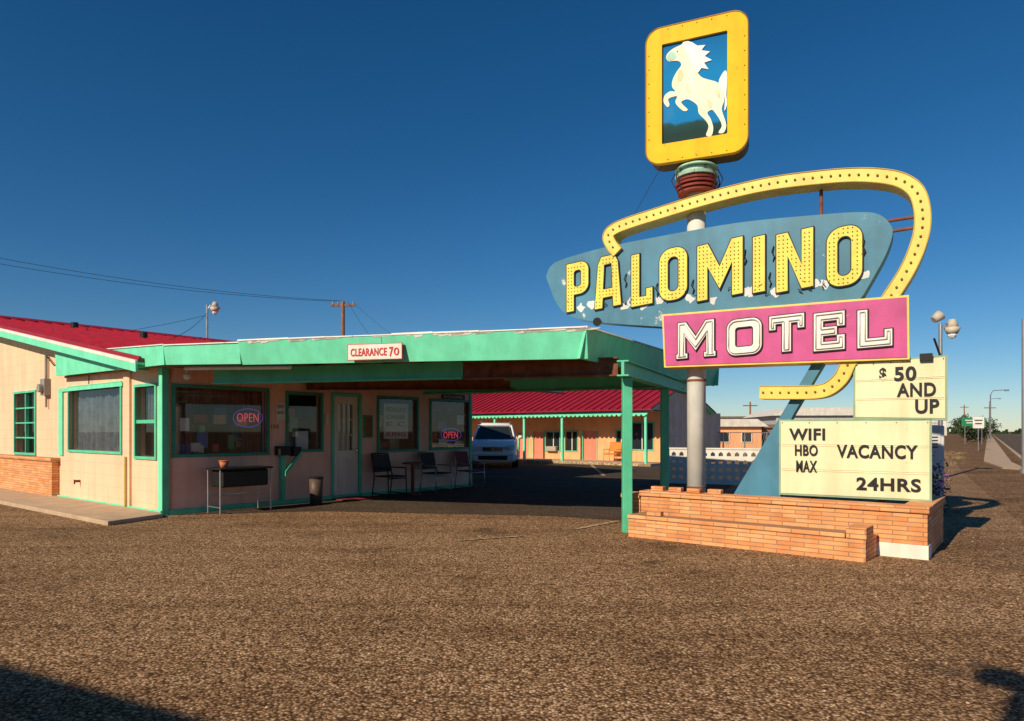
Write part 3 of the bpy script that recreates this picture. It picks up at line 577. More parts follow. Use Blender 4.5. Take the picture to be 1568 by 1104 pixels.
def board(x0,x1,ytl,ytr,ybl,ybr,nm):
    q=[PS.tz(x0,ybl,kb),PS.tz(x1,ybr,kb),PS.tz(x1,ytr,kb),PS.tz(x0,ytl,kb)]
    mk(sg,nm+'_cabinet',M('board_green_edge',(.30,.42,.28),.5),PS.prism(offs(q,.012),-.2,kb-.006)); mk(sg,nm+'_face',CREAM,PS.prism(offs(q,-.012),kb-.008,kb),bev=.002)
    r=[]
    for i in (1,2):
        for dz in (-.012,.012):
            f_=i/3+dz; A=(q[0][0]+.02,q[0][1]+(q[3][1]-q[0][1])*f_); B=(q[1][0]-.02,q[1][1]+(q[2][1]-q[1][1])*f_); r.append(PS.prism([A,B,(B[0],B[1]+.005),(A[0],A[1]+.005)],kb+.001,kb+.006))
    mk(sg,nm+'_rails',M('board_rail',(.70,.68,.48),.4),r)
    mk(sg,nm+'_screws',RUST,[ball(PS.w(q[0][0]+.03+(q[1][0]-q[0][0]-.06)*i/5,kb+.002,q[3][1]+(q[2][1]-q[3][1])*i/5-.03),.008,6,4) for i in range(6)])
board(1194,1425,644,643,756,767,'lower_letterboard'); board(1308,1449,556,545,640,642,'upper_letterboard')
tx=[('$',1346,1357,563,583),('50',1369,1403,561,583),('AND',1373,1433,586,607),('UP',1401,1438,611,633),('WIFI',1208,1263,656,674),('HBO',1217,1252,681,698),('MAX',1219,1251,705,723),('VACANCY',1281,1405,681,702),('24HRS',1311,1410,732,752)]
mk(sg,'board_letters',M('board_letter_black',(.025,.025,.03),.4),[text(PS,s,x0,x1,y0,y1,kb+.012,.028,.006) for s,x0,x1,y0,y1 in tx])
mk(sg,'board_supports',RUST,[PS.box(PS.tz(x,760)[0]-.03,PS.tz(x,760)[0]+.03,.5,.62,-.12,-.04) for x in (1245,1350)])
# horse cabinet
q0=PH.tz(991,140,.0); q1=PH.tz(1144,140,.0); zt=PH.tz(1068,33)[1]; zb=PH.tz(1068,242)[1]
mk(sg,'horse_cabinet',M('horse_cabinet_side',(.10,.085,.07),.6,.3),PH.prism(rrect(q0[0],zb,q1[0],zt,.2),-.34,-.02),sm=False)
p0=PH.tz(1014,140)[0]; p1_=PH.tz(1114,140)[0]; pt=PH.tz(1064,59)[1]; pb=PH.tz(1064,214)[1]
mk(sg,'horse_frame',YELF,PH.holed(rrect(q0[0]-.015,zb-.015,q1[0]+.015,zt+.015,.21),[rrect(p0,pb,p1_,pt,.015,2)],-.04,.03))
mk(sg,'horse_panel',PANEL,PH.box(p0-.01,p1_+.01,pb-.01,pt+.01,-.03,-.01))
mk(sg,'horse_frame_lip',M('frame_lip',(.35,.2,.02),.5),[tube([PH.w(x,.03,z) for x,z in rrect(q0[0]-.015,zb-.015,q1[0]+.015,zt+.015,.21)+[(q1[0]-.195,zb-.015)]],.010,5)])
mk(sg,'frame_bolts',OUT,[ball(PH.w(x,.034,z),.008,6,4) for x,z in [(q0[0]+.03,zb+.35+i*.2) for i in range(7)]+[(q1[0]-.03,zb+.35+i*.2) for i in range(7)]+[(q0[0]+.3+i*.2,zt-.03) for i in range(5)]+[(q0[0]+.3+i*.2,zb+.03) for i in range(5)]])
hk=.0
body=[(1040,70),(1030,75),(1022,82),(1020,89),(1024,94),(1032,93),(1040,94),(1043,100),(1036,110),(1030,122),(1029,133),(1034,140),(1026,140),(1018,146),(1016,156),(1022,164),(1025,160),(1023,152),(1031,148),(1037,148),(1034,156),(1038,163),(1047,170),(1053,168),(1047,162),(1043,156),(1052,152),(1060,155),(1068,162),(1070,174),(1080,184),(1085,194),(1081,207),(1089,208),(1092,196),(1088,182),(1083,173),(1090,168),(1096,174),(1103,185),(1105,194),(1100,203),(1108,203),(1112,192),(1108,178),(1105,166),(1109,152),(1106,136),(1098,126),(1085,122),(1074,118),(1066,108),(1062,95),(1058,82),(1052,72),(1047,64),(1044,68)]
mane=[(1044,69),(1050,63),(1060,65),(1068,70),(1080,69),(1074,77),(1087,79),(1079,86),(1090,92),(1078,96),(1085,106),(1074,104),(1068,112),(1060,98),(1054,82)]
tail=[(1100,128),(1104,116),(1110,108),(1113,112),(1113,128),(1112,145),(1113,160),(1109,170),(1110,152),(1106,138)]
mk(sg,'horse_body',HORSE,PH.prism(smooth(PH.pts(body,hk),3,True),-.012,hk-.001)); 
mk(sg,'horse_mane_tail',MANE,[PH.prism(smooth(PH.pts(mane,hk+.004),2,True),-.012,hk+.004),PH.prism(smooth(PH.pts(tail,hk+.004),2,True),-.012,hk+.004)])
mk(sg,'horse_shading',HORSES,[PH.prism(smooth(PH.pts(l,.003),3,True),-.012,.003) for l in ([(1052,128),(1057,138),(1056,144),(1051,138)],[(1086,152),(1090,160),(1087,165),(1082,157)],[(1040,106),(1046,112),(1042,124),(1037,120)],[(1096,132),(1102,140),(1101,150),(1095,142)])])
mk(sg,'horse_muzzle',M('horse_muzzle_paint',(.25,.55,.45),.4),PH.prism(smooth(PH.pts([(1029,79),(1023,83),(1021,90),(1026,93),(1033,90),(1035,84)],.004),3,True),-.012,.003))
eq=PH.tz(1037,79); mk(sg,'horse_eye',OUT,ball(PH.w(eq[0],.004,eq[1]),.009,6,4))
zz=lambda y:HC+(HZ-y)/F*9.7
x,y=POLE
mk(sg,'neck',DARK,[cyl((x,y,zz(256)),(x,y,zz(238)),.11,.15,24)])
mk(sg,'ring_drum',RINGT,[cyl((x,y,zz(274)),(x,y,zz(270)),.29,.30,32),cyl((x,y,zz(269)),(x,y,zz(262)),.24,.24,32),cyl((x,y,zz(261)),(x,y,zz(257)),.30,.26,32),cyl((x,y,zz(256.5)),(x,y,zz(253)),.2,.17,32)])
mk(sg,'ring_coils',M('red_coil',(.25,.05,.04),.6,.3,8),[cyl((x,y,zz(y0+3)),(x,y,zz(y0)),r,r*1.02,32) for y0,r in ((277,.27),(283,.29),(289,.27),(295,.26))])
mk(sg,'ring_wires',OUT,[tube([(x+.3*math.cos(q),y+.3*math.sin(q),zz(265)),(x+.36*math.cos(q+.2),y+.36*math.sin(q+.2),zz(278)),(x+.28*math.cos(q+.3),y+.28*math.sin(q+.3),zz(296))],.008,5) for q in (0,.4,-.5,-1.2,3,3.4)])
mk(sg,'guy_wire',OUT,tube([(x-.45,y+.1,zz(246)),PS.w(PS.tz(962,335)[0],-.1,PS.tz(962,335)[1])],.005,4))
fl=PS.tz(912,490,.1); mk(sg,'floodlight',DARK,[cyl(PS.w(fl[0],-.05,fl[1]-.02),PS.w(fl[0]+.05,.16,fl[1]-.04),.03,.065,12),cyl(PS.w(fl[0],-.05,fl[1]),PS.w(fl[0]+1.1,-.1,fl[1]-.06),.015)])
ft=PS.tz(1440,545); ft2=PS.tz(1430,518)
mk(sg,'top_floodlight',DARK,[PS.pbox(1408,1428,541,552,-.1,.1),cyl(PS.w(ft[0],-.05,ft[1]),PS.w(ft2[0],.0,ft2[1]),.012)])

# ---------------------------------------------------------------- brick planter
pl=parent('brick_planter')
PT=Plane((1.79,9.47),(4.5-1.79,7.39-9.47)); Lt=math.dist((1.79,9.47),(4.5,7.39))
mk(pl,'rear_wall',BRICK,[PT.box(0,Lt-.002,0.16,.50,-.22,0),PT.box(0,Lt-.75,0,.158,-.22,0)])
mk(pl,'wall_cap',BRICK,[PT.box(-.02,Lt+.02,.503,.575,-.25,.03)],bev=.012)
mk(pl,'white_footing',WHITE,[PT.box(Lt-.748,Lt+.01,0,.157,-.24,.02)])
mk(pl,'right_return',BRICK,[PT.box(Lt-.22,Lt-.003,0,.50,-1.6,-.222),PT.box(Lt-.25,Lt+.02,.503,.575,-1.62,-.252)])
PL=Plane((1.54,9.03),(3.75-1.54,7.24-9.03)); Ll=math.dist((1.54,9.03),(3.75,7.24))
mk(pl,'low_wall',BRICK,[PL.box(0,Ll,0,.24,-.16,0)]); mk(pl,'low_cap',BRICK,[PL.box(-.01,Ll-.2,.243,.30,-.18,.015)],bev=.012)
mk(pl,'end_pier',BRICK,[PL.box(Ll-.19,Ll+.01,.243,.37,-.34,.012)],bev=.006)
mk(pl,'low_return',BRICK,[PL.box(Ll-.17,Ll-.002,0,.241,-.55,-.162),PL.box(0.02,.17,0,.30,-.6,-.182)])
mk(pl,'left_return',BRICK,[PT.box(-.30,-.022,0,.46,-.6,-.02),PT.box(-.32,-.03,.463,.52,-.4,0.0)],bev=.008)
mk(pl,'loose_bricks',BRICK,[PT.box(.1+i*.27,.1+i*.27+.18,.578,.578+.055,-.2+.02*(i%3),-.1+.02*(i%3)) for i in range(4)]+[PL.box(.25,.45,.303,.36,-.12,-.03)],bev=.006)
mk(pl,'soil',M('soil',(.10,.06,.04),.95,.3,9),[slab([PL.w(.17,-.16,0)[:2],PL.w(Ll-.17,-.16,0)[:2],PT.w(Lt-.9,.001,0)[:2],PT.w(0,.001,0)[:2]],.006,.17),PT.box(.1,Lt-.23,.006,.4,-1.6,-.223)])

# ---------------------------------------------------------------- motel row
row=parent('motel_room_wing'); ER=(5.32,27.0)
PR0=Plane(ER,b_); PR=Plane(PR0.w(0,-1.5,0)[:2],b_)
DR=[win(PR,795,808,662,708),win(PR,817,832,661,708),win(PR,893,914,660,710)]
WR=[win(PR,836,857,662,690),win(PR,866,884,661,690),win(PR,944,957,660,688),win(PR,965,1000,648,688)]
DR=[(w[0],w[1],.12,w[3]) for w in DR]
mk(row,'front_wall',ORANGE,PR.holed([(-20,0),(0,0),(0,2.4),(-20,2.4)],[rect(w) for w in DR+WR],-.15,0))
mk(row,'doors',SALMON,[PR.box(*w[:2],w[2],w[3],-.1,-.06) for w in DR]); mk(row,'window_panes',DKGLS,[PR.box(*w,-.1,-.08) for w in WR])
mk(row,'door_knobs',CHROME,[ball(PR.w(w[1]-.08,-.04,1.1),.03,6,4) for w in DR]); mk(row,'air_conditioners',M('beige_ac',(.45,.40,.32)),[PR.box(w[0]+.1,w[1]-.1,w[2]-.02,w[2]+.2,-.075,.2) for w in WR[:1]],bev=.02)
mk(row,'trim',MGREEN,sum([frame(PR,w,.05,-.05,.03) for w in WR],[])+sum([[PR.box(w[0]-.05,w[0],.12,w[3],-.05,.02),PR.box(w[1],w[1]+.05,.12,w[3],-.05,.02)] for w in DR],[]))
mk(row,'window_mullions',WHITE,[PR.box((w[0]+w[1])/2-.02,(w[0]+w[1])/2+.02,w[2],w[3],-.078,-.05) for w in WR])
mk(row,'end_wall',M('end_wall_paint',(.6,.5,.45),.8),[PR.prism([(-.002,0),(-.15,0),(-.15,2.25),(-.002,2.25)],-6.2,-.152)])
PG=Plane(PR.w(0,0,0)[:2],a)
mk(row,'gable_end',MATS['end_wall_paint'],[PG.prism([(-1.5,2.25),(1.6,3.30),(4.7,2.25)],-.16,.0)])
mk(row,'rake_trim',GREEN,[PG.prism([(-1.6,2.16),(1.6,3.27),(1.6,3.40),(-1.6,2.28)],.002,.25),PG.prism([(1.6,3.27),(4.8,2.16),(4.8,2.28),(1.6,3.40)],.002,.25)])
RF=[PG.prism([(-1.7,2.22),(1.6,3.37),(1.6,3.42),(-1.7,2.27)],-21,.3),PG.prism([(1.6,3.37),(4.9,2.22),(4.9,2.27),(1.6,3.42)],-21,.3)]
RF+=[PG.prism([(-1.7,2.27),(1.6,3.42),(1.6,3.465),(-1.7,2.315)],.28-.38*i-.03,.28-.38*i) for i in range(56)]
RF+=[PG.prism([(1.45,3.44),(1.75,3.44),(1.6,3.49)],-21,.3)]
mk(row,'red_roof',REDM,RF)
sc=[]
nS=90
for i in range(nS):
    t0=-20+i*20/nS; w=20/nS; sc.append([(t0,2.08),(t0+w*.25,2.01),(t0+w*.5,1.99),(t0+w*.75,2.01)])
low=[p for s in sc for p in s]+[(0.05,2.08)]
mk(row,'scalloped_fascia',GREEN,PR.prism(low+[(0.05,2.26),(-20,2.26)],1.5,1.53))
mk(row,'porch_ceiling',M('porch_ceiling_paint',(.5,.45,.38),.8),PR.box(-20,0,2.2,2.21,0,1.5))
mk(row,'porch_posts',GREEN,[PR.box(t-.05,t+.05,.12,2.2,1.36,1.46) for t in [PR.tz(x,680,1.46)[0] for x in (757,802,860,988)]]+[PR.box(-16.05,-15.95,.12,2.2,1.36,1.46)])
mk(row,'walkway',CONC,PR.box(-20,.3,0,.12,0.001,1.75),bev=.01)
mk(row,'walkway_edge_stripe',LINEP,PR.box(-20,.3,.02,.11,1.752,1.757))
mk(row,'body',ORANGE,PR.box(-20,-.16,0,2.2,-6.2,-.8))
chair('lawn_chair',PR,PR.tz(938,690,.6)[0],.6,M('orange_plastic',(.75,.22,.03),.5),w=.6,seat=MATS['orange_plastic'])

# ---------------------------------------------------------------- breeze block wall
bw=parent('breeze_block_wall'); PW=Plane((4.2,18.2),(.93,-.36))
Lw=3.9; hs=[]
for r in range(4):
    for c in range(int(Lw/.2)):
        x0=.03+c*.2; z0=.12+r*.2; cxx=x0+.08; cz=z0+.08
        hs+= [[(cxx-.055,cz-.055),(cxx+.055,cz-.055),(cxx+.055,cz+.01),(cxx,cz+.06),(cxx-.055,cz+.01)]]
mk(bw,'blocks',M('white_block',(.78,.75,.70),.8,.08),PW.holed([(0,0),(Lw,0),(Lw,.92),(0,.92)],hs,-.1,0)); mk(bw,'cap',MATS['white_block'],PW.box(-.02,Lw+.02,.922,.96,-.12,.02))
mk(bw,'pier',MATS['white_block'],PW.box(-.2,-.022,0,1.0,-.15,.05))

# ---------------------------------------------------------------- parked car
car=parent('parked_suv'); PC=Plane((-.72,25.6),(.995,-.02))
def loft(secs):
    V=[];Fc=[]
    for k,wb,wt,zb,zt in secs:
        for t,z in ((-wb,zb+.1),(-wb+.1,zb),(wb-.1,zb),(wb,zb+.1),(wt,zt-.1),(wt-.1,zt),(-wt+.1,zt),(-wt,zt-.1)): V.append(PC.w(t,k,z))
    n=len(secs)
    for i in range(n-1):
        for j in range(8): Fc.append((8*i+j,8*(i+1)+j,8*(i+1)+(j+1)%8,8*i+(j+1)%8))
    Fc+=[tuple(range(8)),tuple(range(8*(n-1),8*n))[::-1]]
    return V,Fc
mk(car,'body',CARP,loft([(0,.74,.68,.28,.80),(-.08,.87,.79,.24,.92),(-.5,.93,.86,.24,1.04),(-1.15,.94,.88,.24,1.10),(-2.5,.94,.90,.24,1.12),(-4.1,.93,.88,.26,1.12),(-4.45,.86,.82,.3,1.0)]),sm=True)
mk(car,'cabin_glass',DKGLS,loft([(-1.0,.80,.78,.95,1.11),(-1.7,.80,.66,.98,1.62),(-3.6,.80,.66,.98,1.64),(-4.3,.80,.72,.98,1.25)]))
mk(car,'roof',CARP,loft([(-1.66,.66,.62,1.54,1.65),(-1.95,.70,.64,1.57,1.73),(-3.5,.70,.64,1.57,1.75),(-3.75,.66,.6,1.52,1.68)]),sm=True)
mk(car,'roof_rails',SILV,[tube([PC.w(s*.6,-1.9,1.76),PC.w(s*.6,-3.5,1.79)],.02) for s in (-1,1)])
mk(car,'pillars',CARP,[cyl(PC.w(s*.80,-.98,1.08),PC.w(s*.66,-1.72,1.62),.035) for s in (-1,1)]+[cyl(PC.w(s*.84,-2.6,1.0),PC.w(s*.68,-2.6,1.62),.035) for s in (-1,1)])
mk(car,'grille',DARK,[PC.box(-.38,.38,.64,.80,.0,.02),PC.box(-.55,.55,.32,.47,.01,.03)],bev=.01); mk(car,'grille_bars',CHROME,[PC.box(-.38,.38,z,z+.022,.021,.035) for z in (.66,.72,.78)]+[PC.box(-.06,.06,.68,.77,.036,.045)])
mk(car,'headlamps',LAMPG,[PC.prism([(s*.42,.68),(s*.78,.70),(s*.83,.88),(s*.62,.86),(s*.42,.80)],-.14,.0) for s in (-1,1)])
mk(car,'bumper',CARP,[PC.box(-.80,.80,.48,.60,-.1,.035)],bev=.03); mk(car,'plate',WHITE,PC.box(-.16,.16,.49,.58,.04,.05))
mk(car,'fog_lamps',LAMPG,[cyl(PC.w(s*.68,-.02,.4),PC.w(s*.68,.02,.4),.05) for s in (-1,1)])
mk(car,'mirrors',CARP,[ball(PC.w(s*1.02,-1.3,1.16),.1,10,6,.8) for s in (-1,1)],sm=True)
mk(car,'wheels',TYRE,[cyl(PC.w(s*.72,kk,.35),PC.w(s*.93,kk,.35),.35,.35,24) for s in (-1,1) for kk in (-.85,-3.5)],bev=.02)
mk(car,'hubs',CHROME,[cyl(PC.w(s*.93,kk,.35),PC.w(s*.96,kk,.35),.2,.18,12) for s in (-1,1) for kk in (-.85,-3.5)])

# ---------------------------------------------------------------- poles, lamps, wires
def yard_lamp(name,x,y,h,head=-1):
    p=parent(name); mk(p,'pole',SILV if h<8 else POLEWD,cyl((x,y,0),(x,y,h),.07,.05,10)); mk(p,'arm',SILV,tube([(x,y,h-.25),(x+.15,y,h-.02),(x+.35,y,h)],.025))
    mk(p,'hood',M('lamp_hood',(.55,.5,.42),.5),[cyl((x+.35,y,h-.12),(x+.35,y,h+.12),.17,.09,14),cyl((x+.35,y,h-.3),(x+.35,y,h-.12),.14,.22,14)],sm=True); mk(p,'lens',LAMPG,ball((x+.35,y,h-.32),.13)); return p
yard_lamp('yard_lamp',-13.4,30,6.95)
l2=yard_lamp('yard_lamp',12.55,20,4.55)
mk(l2,'second_hood',MATS['lamp_hood'],[cyl((12.35,20,4.65),(12.55,20,4.80),.10,.16,14)],sm=True)
up=parent('utility_pole'); ux,uy=-9.9,40
mk(up,'pole',POLEWD,cyl((ux,uy,0),(ux,uy,9.0),.13,.10,12)); mk(up,'crossarm',POLEWD,[hexa([(ux-.7,uy-.06,8.7),(ux+.7,uy-.06,8.7),(ux+.7,uy+.06,8.7),(ux-.7,uy+.06,8.7)],[(ux-.7,uy-.06,8.82),(ux+.7,uy-.06,8.82),(ux+.7,uy+.06,8.82),(ux-.7,uy+.06,8.82)])])
mk(up,'insulators',M('insulator',(.3,.3,.3),.3),[cyl((ux+d,uy,8.82),(ux+d,uy,9.0),.05,.03,8) for d in (-.6,-.3,.6)])
def sag(p,q,s,n=16): return [tuple(p[i]+(q[i]-p[i])*u/n-(s*4*(u/n)*(1-u/n) if i==2 else 0) for i in range(3)) for u in range(n+1)]
WIRE=M('wire',(.03,.03,.03),.6)
pw=parent('power_lines')
mk(pw,'lines',WIRE,[tube(sag((-30+d,26,10.0+e),(ux+d*.5,uy,9.0+e*.1),.7),.012,4) for d,e in ((-.6,0),(0,.25))]+[tube(sag((ux+.6,uy,8.95),(-2.5,34,4.5),.5),.009,4),tube(sag((ux+.3,uy,8.95),(-4.5,31,3.9),.5),.009,4),tube(sag((-13.4,30,6.6),(-9.5,18.,3.7),.25),.009,4),tube(sag((-13.4,30,6.5),(-17.5,22,4.2),.25),.009,4)])
def upole(x,y,h):
    p=parent('utility_pole'); mk(p,'pole',POLEWD,cyl((x,y,0),(x,y,h),.16,.12,8)); mk(p,'crossarm',POLEWD,hexa([(x-1,y-.06,h-.6),(x+1,y-.06,h-.6),(x+1,y+.06,h-.6),(x-1,y+.06,h-.6)],[(x-1,y-.06,h-.45),(x+1,y-.06,h-.45),(x+1,y+.06,h-.45),(x-1,y+.06,h-.45)]))
upole(33.5,96,5.5); upole(84,120,6); upole(106,160,7.5)
def slamp(x,y,h,s=-1,r=.07):
    p=parent('street_lamp'); mk(p,'pole',SILV,tube([(x,y,0),(x,y,h-.6)],r)); mk(p,'arm',SILV,tube([(x,y,h-.6),(x+s*.3,y,h-.1),(x+s*1.8,y,h)],r*.6)); mk(p,'head',SILV,ball((x+s*2.0,y,h-.05),.28,10,5,.4))
slamp(*rp(75,-1),6.5,1); slamp(*rp(140,-1),8,1); slamp(*rp(105,13),8,-1)
# roadside signs along the highway
SG=M('highway_green',(.02,.22,.10),.5); SW=M('sign_white',(.75,.75,.73),.5)
def rsign(name,x,y,h,w,hh,mat,two=False):
    p=parent(name); P=Plane((x,y),(1,-.3))
    mk(p,'posts',SILV,[cyl(P.w(t,-.03,0),P.w(t,-.03,h),.035,.035,8) for t in ((-w*.35,w*.35) if two else (0,))])
    mk(p,'panel',mat,P.prism(rrect(-w/2,h-hh,w/2,h,.06),0,.02)); mk(p,'legend',SW if mat is SG else BLK,[P.box(-w*.35,w*.35,h-hh*.35,h-hh*.25,.021,.026),P.box(-w*.3,w*.3,h-hh*.65,h-hh*.55,.021,.026)])
rsign('road_sign',*rp(30,-1.8),2.4,.7,.8,SW); rsign('road_sign',*rp(58,-2.5),2.8,2.2,.9,SG,True); rsign('road_sign',*rp(44,-5),2.3,1.4,.6,SW,True); rsign('road_sign',*rp(90,-2),3,1.0,1.0,SW)
rp_=parent('sign_post'); mk(rp_,'post',SILV,cyl((16.85,22.5,0),(16.85,22.5,5.1),.05,.045,10)); mk(rp_,'base',SILV,cyl((16.85,22.5,0),(16.85,22.5,.15),.1,.1,10))
# lamp behind the camera (casts the hooked shadow)
lb=parent('street_lamp'); lx,ly=-2.46,-2.25
mk(lb,'pole',DARK,cyl((lx,ly,0),(lx,ly,4.75),.06,.055,12)); mk(lb,'arm',DARK,tube([(lx,ly,4.7),(lx-.03,ly,4.88),(lx-.12,ly,4.95)],.055,8)); mk(lb,'head',DARK,[ball((lx-.16,ly,4.9),.13,12,8,.75)])
nb=parent('store_building'); PN=Plane((-12,1.33),(.894,-.447))
PNb=Plane(PN.w(14,0,0)[:2],(-.894,.447))
mk(nb,'walls',BRICKR,PNb.box(0,14,0,3.85,-6,-.0)); mk(nb,'parapet',CONC,PNb.box(-.05,14.05,3.853,4.0,-6.05,.05))
mk(nb,'windows',DKGLS,[PNb.box(1+i*3,2.6+i*3,.9,2.4,.002,.02) for i in range(4)]); mk(nb,'window_trim',WHITE,sum([frame(PNb,(1+i*3,2.6+i*3,.9,2.4),.08,.002,.05) for i in range(4)],[]))

# ---------------------------------------------------------------- distant buildings
def house(name,x,y,w,d,h,mat,roofm,hr=0,nw=3,door=True):
    p=parent(name); P=Plane((x,y),(1,-.12))
    mk(p,'walls',mat,P.box(0,w,0,h,-d,0))
    if hr: mk(p,'roof',roofm,[P.prism([(-.4,h),(w+.4,h),(w*.9,h+hr),(w*.1,h+hr)],-d-.3,.3)])
    else: mk(p,'roof',roofm,P.box(-.15,w+.15,h+.002,h+.25,-d-.15,.15))
    mk(p,'windows',DKGLS,[P.box(w*(i+.6)/(nw+.2)-.4,w*(i+.6)/(nw+.2)+.2,h*.4,h*.75,.002,.04) for i in range(nw)])
    mk(p,'window_frames',WHITE,sum([frame(P,(w*(i+.6)/(nw+.2)-.4,w*(i+.6)/(nw+.2)+.2,h*.4,h*.75),.05,.002,.06) for i in range(nw)],[]))
TAN=M('tan_wall',(.50,.38,.29),.8); GRYW=M('grey_wall',(.48,.48,.48),.8); BRW=M('brown_roof',(.18,.13,.11),.8); WHW=M('whitewash',(.68,.66,.62),.8)
house('tan_house',13.5,46,3.2,8,1.7,ORANGE,WHW,.5,2); house('brown_store',15.4,47,3.4,8,1.6,M('brown_wall',(.28,.16,.12),.8),BRW,0,3)
house('grey_warehouse',24,62,10,12,2.8,GRYW,WHW,.7,4)
house('white_house',86,190,14,10,3.0,WHW,BRW,1.2,4); house('distant_store',-5,90,40,12,3,TAN,BRW,0,6); house('white_store',122,215,14,12,4,WHW,GRYW,0,4)
cf=parent('chain_link_fence'); fx0,fy0,fx1,fy1=9.2,33,14.5,30.5; ps=[]
for i in range(7):
    u=i/6; ps.append(tube([(fx0+(fx1-fx0)*u,fy0+(fy1-fy0)*u,0),(fx0+(fx1-fx0)*u,fy0+(fy1-fy0)*u,1.35)],.03))
ps.append(tube([(fx0,fy0,1.33),(fx1,fy1,1.33)],.02)); mk(cf,'posts',SILV,ps)
ms=[]
for i in range(60):
    u=i/60; v=min(1,u+.05); ms.append(tube([(fx0+(fx1-fx0)*u,fy0+(fy1-fy0)*u,.05),(fx0+(fx1-fx0)*v,fy0+(fy1-fy0)*v,1.32)],.004,3)); ms.append(tube([(fx0+(fx1-fx0)*v,fy0+(fy1-fy0)*v,.05),(fx0+(fx1-fx0)*u,fy0+(fy1-fy0)*u,1.32)],.004,3))
mk(cf,'mesh',SILV,ms)
ws=parent('utility_cabinet'); PWc=Plane((7.42,12.5),(.86,-.51))
mk(ws,'box',M('utility_white',(.60,.62,.65),.6),PWc.box(0,.42,.1,1.5,-.5,0),bev=.02); mk(ws,'base',CONC,PWc.box(-.05,.47,0,.1,-.55,.05)); mk(ws,'door',MATS['utility_white'],PWc.box(.05,.37,.3,1.4,.002,.02),bev=.01); mk(ws,'vents',DARK,[PWc.box(.10,.32,1.1+.06*i,1.12+.06*i,.022,.03) for i in range(4)])
LEAF=M('foliage',(.055,.085,.03),.7,.4,1.2); LEAF2=M('foliage_dark',(.03,.05,.02),.7,.4,1.2); BARK=M('bark',(.12,.08,.05),.9)
def tree(name,x,y,h,w,n=900):
    p=parent(name)
    tr=[cyl((x,y,0),(x,y,h*.45),.05*h,.03*h,8)]; cl=[]
    for i in range(9):
        q=i*2.4; r=w*.5*random.uniform(.3,.8); c=(x+r*math.cos(q),y+r*math.sin(q),h*random.uniform(.3,.85)); cl.append((c,w*random.uniform(.16,.28))); tr.append(cyl((x,y,h*.3),c,.018*h,.006*h,6))
    mk(p,'trunk',BARK,tr)
    for nm,mt in (('leaves_light',LEAF),('leaves_dark',LEAF2)):
        g=[]
        for i in range(n):
            c,r=random.choice(cl); v=Vector((random.gauss(0,1),random.gauss(0,1),random.gauss(0,1))).normalized()*r*random.uniform(.5,1.15)
            o=Vector(c)+v; u=Vector((random.uniform(-1,1),random.uniform(-1,1),random.uniform(-1,1))).normalized(); s2=u.orthogonal().normalized(); z=h*.03*random.uniform(.7,1.5)
            g.append(([tuple(o+u*z),tuple(o+s2*z),tuple(o-u*z),tuple(o-s2*z)],[(0,1,2,3)]))
        mk(p,nm,mt,g)
tree('tree',57.5,86,2.9,3.6); tree('tree',60.2,88,2.4,2.8,600); tree('tree',99,150,4.5,5,500); tree('tree',118,170,5,6,500); tree('tree',128,190,5,7,500)
tl=[]
for i in range(2600):
    x=random.uniform(-250,420); y=330+random.uniform(-20,20); z=abs(random.gauss(0,1))*1.4*(1+.5*math.sin(x*.07)); s=random.uniform(.5,1.3)
    u=Vector((random.uniform(-1,1),random.uniform(-.3,.3),random.uniform(-1,1))).normalized(); s2=Vector((-u.z,.1,u.x))
    o=Vector((x,y,z)); tl.append(([tuple(o+u*s),tuple(o+s2*s),tuple(o-u*s),tuple(o-s2*s)],[(0,1,2,3)]))
mk(None,'distant_tree_line',LEAF2,tl)
fs=parent('flowering_shrub'); g1=[];g2=[]
for i in range(420):
    o=Vector((7.35+random.gauss(0,.08),11.8+random.gauss(0,.1),abs(random.gauss(.4,.26)))); u=Vector((random.uniform(-1,1),random.uniform(-1,1),random.uniform(-1,1))).normalized(); s2=u.orthogonal().normalized(); z=.025
    (g2 if i%4==0 else g1).append(([tuple(o+u*z),tuple(o+s2*z),tuple(o-u*z),tuple(o-s2*z)],[(0,1,2,3)]))
mk(fs,'leaves',LEAF,g1); mk(fs,'blossoms',M('purple_blossom',(.35,.05,.4),.6),g2)
dg_=[]
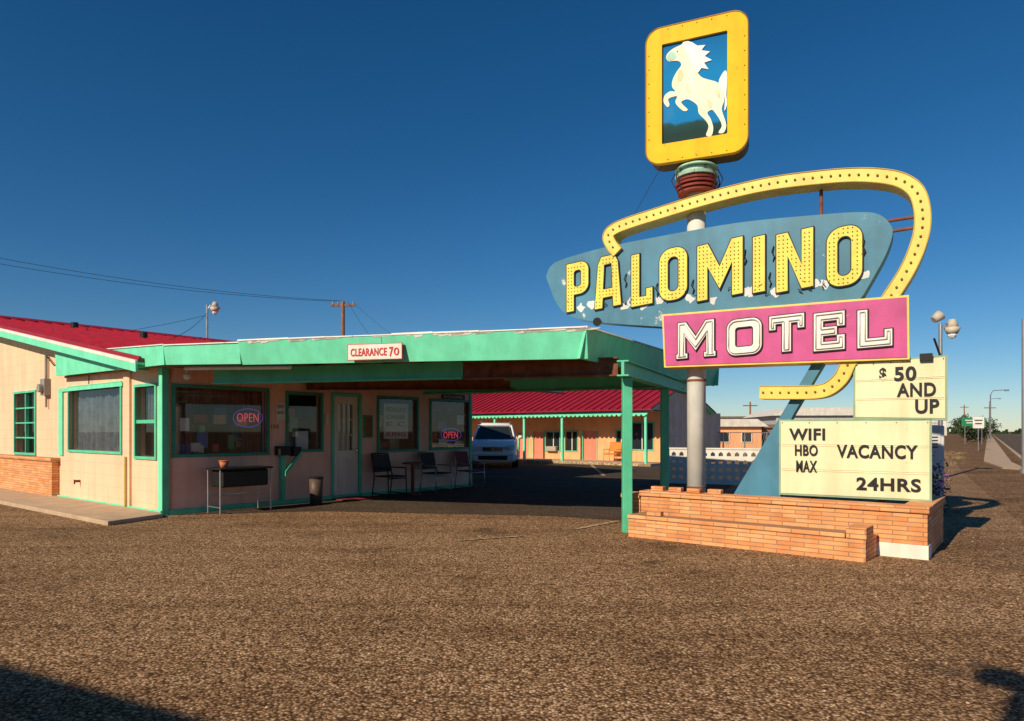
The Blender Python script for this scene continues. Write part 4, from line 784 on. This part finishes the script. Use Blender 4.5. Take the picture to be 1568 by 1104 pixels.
for c in range(70):
    uu=random.uniform(-12,26); bx,by=rp(uu,-2.3-random.random()*2.2)
    for i in range(26):
        x=bx+random.gauss(0,.14); y=by+random.gauss(0,.14); h=random.uniform(.04,.16); q=random.uniform(0,6.28); dg_.append(([(x,y,0),(x+.012*math.cos(q),y+.012*math.sin(q),0),(x+.05*math.sin(q),y+.05*math.cos(q),h)],[(0,1,2)]))
mk(None,'dry_grass',M('dry_grass_blade',(.35,.26,.12),.9,.3,2),dg_)
g=[]
for i in range(1600):
    x=random.uniform(-7,9); y=3.2+9*random.random()**1.6; s=random.uniform(.004,.011); g.append(ball((x,y,s*.4),s,5,4,.6))
mk(None,'pebbles',M('pebble',(.55,.38,.24),.9,.35,20),g)

# ---------------------------------------------------------------- light
el=math.radians(31); S=Vector((-.66,-.75,0)).normalized(); sd=Vector((S.x*math.cos(el),S.y*math.cos(el),math.sin(el)))
sun=bpy.data.lights.new('sun','SUN'); sun.energy=5.0; sun.angle=math.radians(.5); sun.color=(1,.84,.61)
so=bpy.data.objects.new('sun',sun); scene.collection.objects.link(so); so.rotation_euler=sd.to_track_quat('Z','Y').to_euler()
w=bpy.data.worlds.new('World'); scene.world=w; w.use_nodes=True; nt=w.node_tree; bg=nt.nodes['Background']
sky=nt.nodes.new('ShaderNodeTexSky'); sky.sky_type='NISHITA'; sky.sun_disc=False; sky.sun_elevation=el; sky.sun_rotation=math.atan2(S.x,S.y)
sky.air_density=1.0; sky.dust_density=.15; sky.ozone_density=4.5; sky.altitude=1100
hs=nt.nodes.new('ShaderNodeHueSaturation'); hs.inputs['Saturation'].default_value=1.27; hs.inputs['Hue'].default_value=.498
nt.links.new(sky.outputs[0],hs.inputs['Color']); nt.links.new(hs.outputs[0],bg.inputs[0]); bg.inputs[1].default_value=.075
cam=bpy.data.cameras.new('camera'); co=bpy.data.objects.new('camera',cam); scene.collection.objects.link(co); scene.camera=co
cam.lens=24; cam.sensor_width=36; cam.sensor_fit='HORIZONTAL'; cam.shift_y=(HZ-552)/1568; cam.clip_end=5000; cam.clip_start=.05
co.location=(0,0,HC); co.rotation_euler=(math.radians(90),0,0)
scene.view_settings.view_transform='Standard'; scene.view_settings.look='None'; scene.view_settings.exposure=0
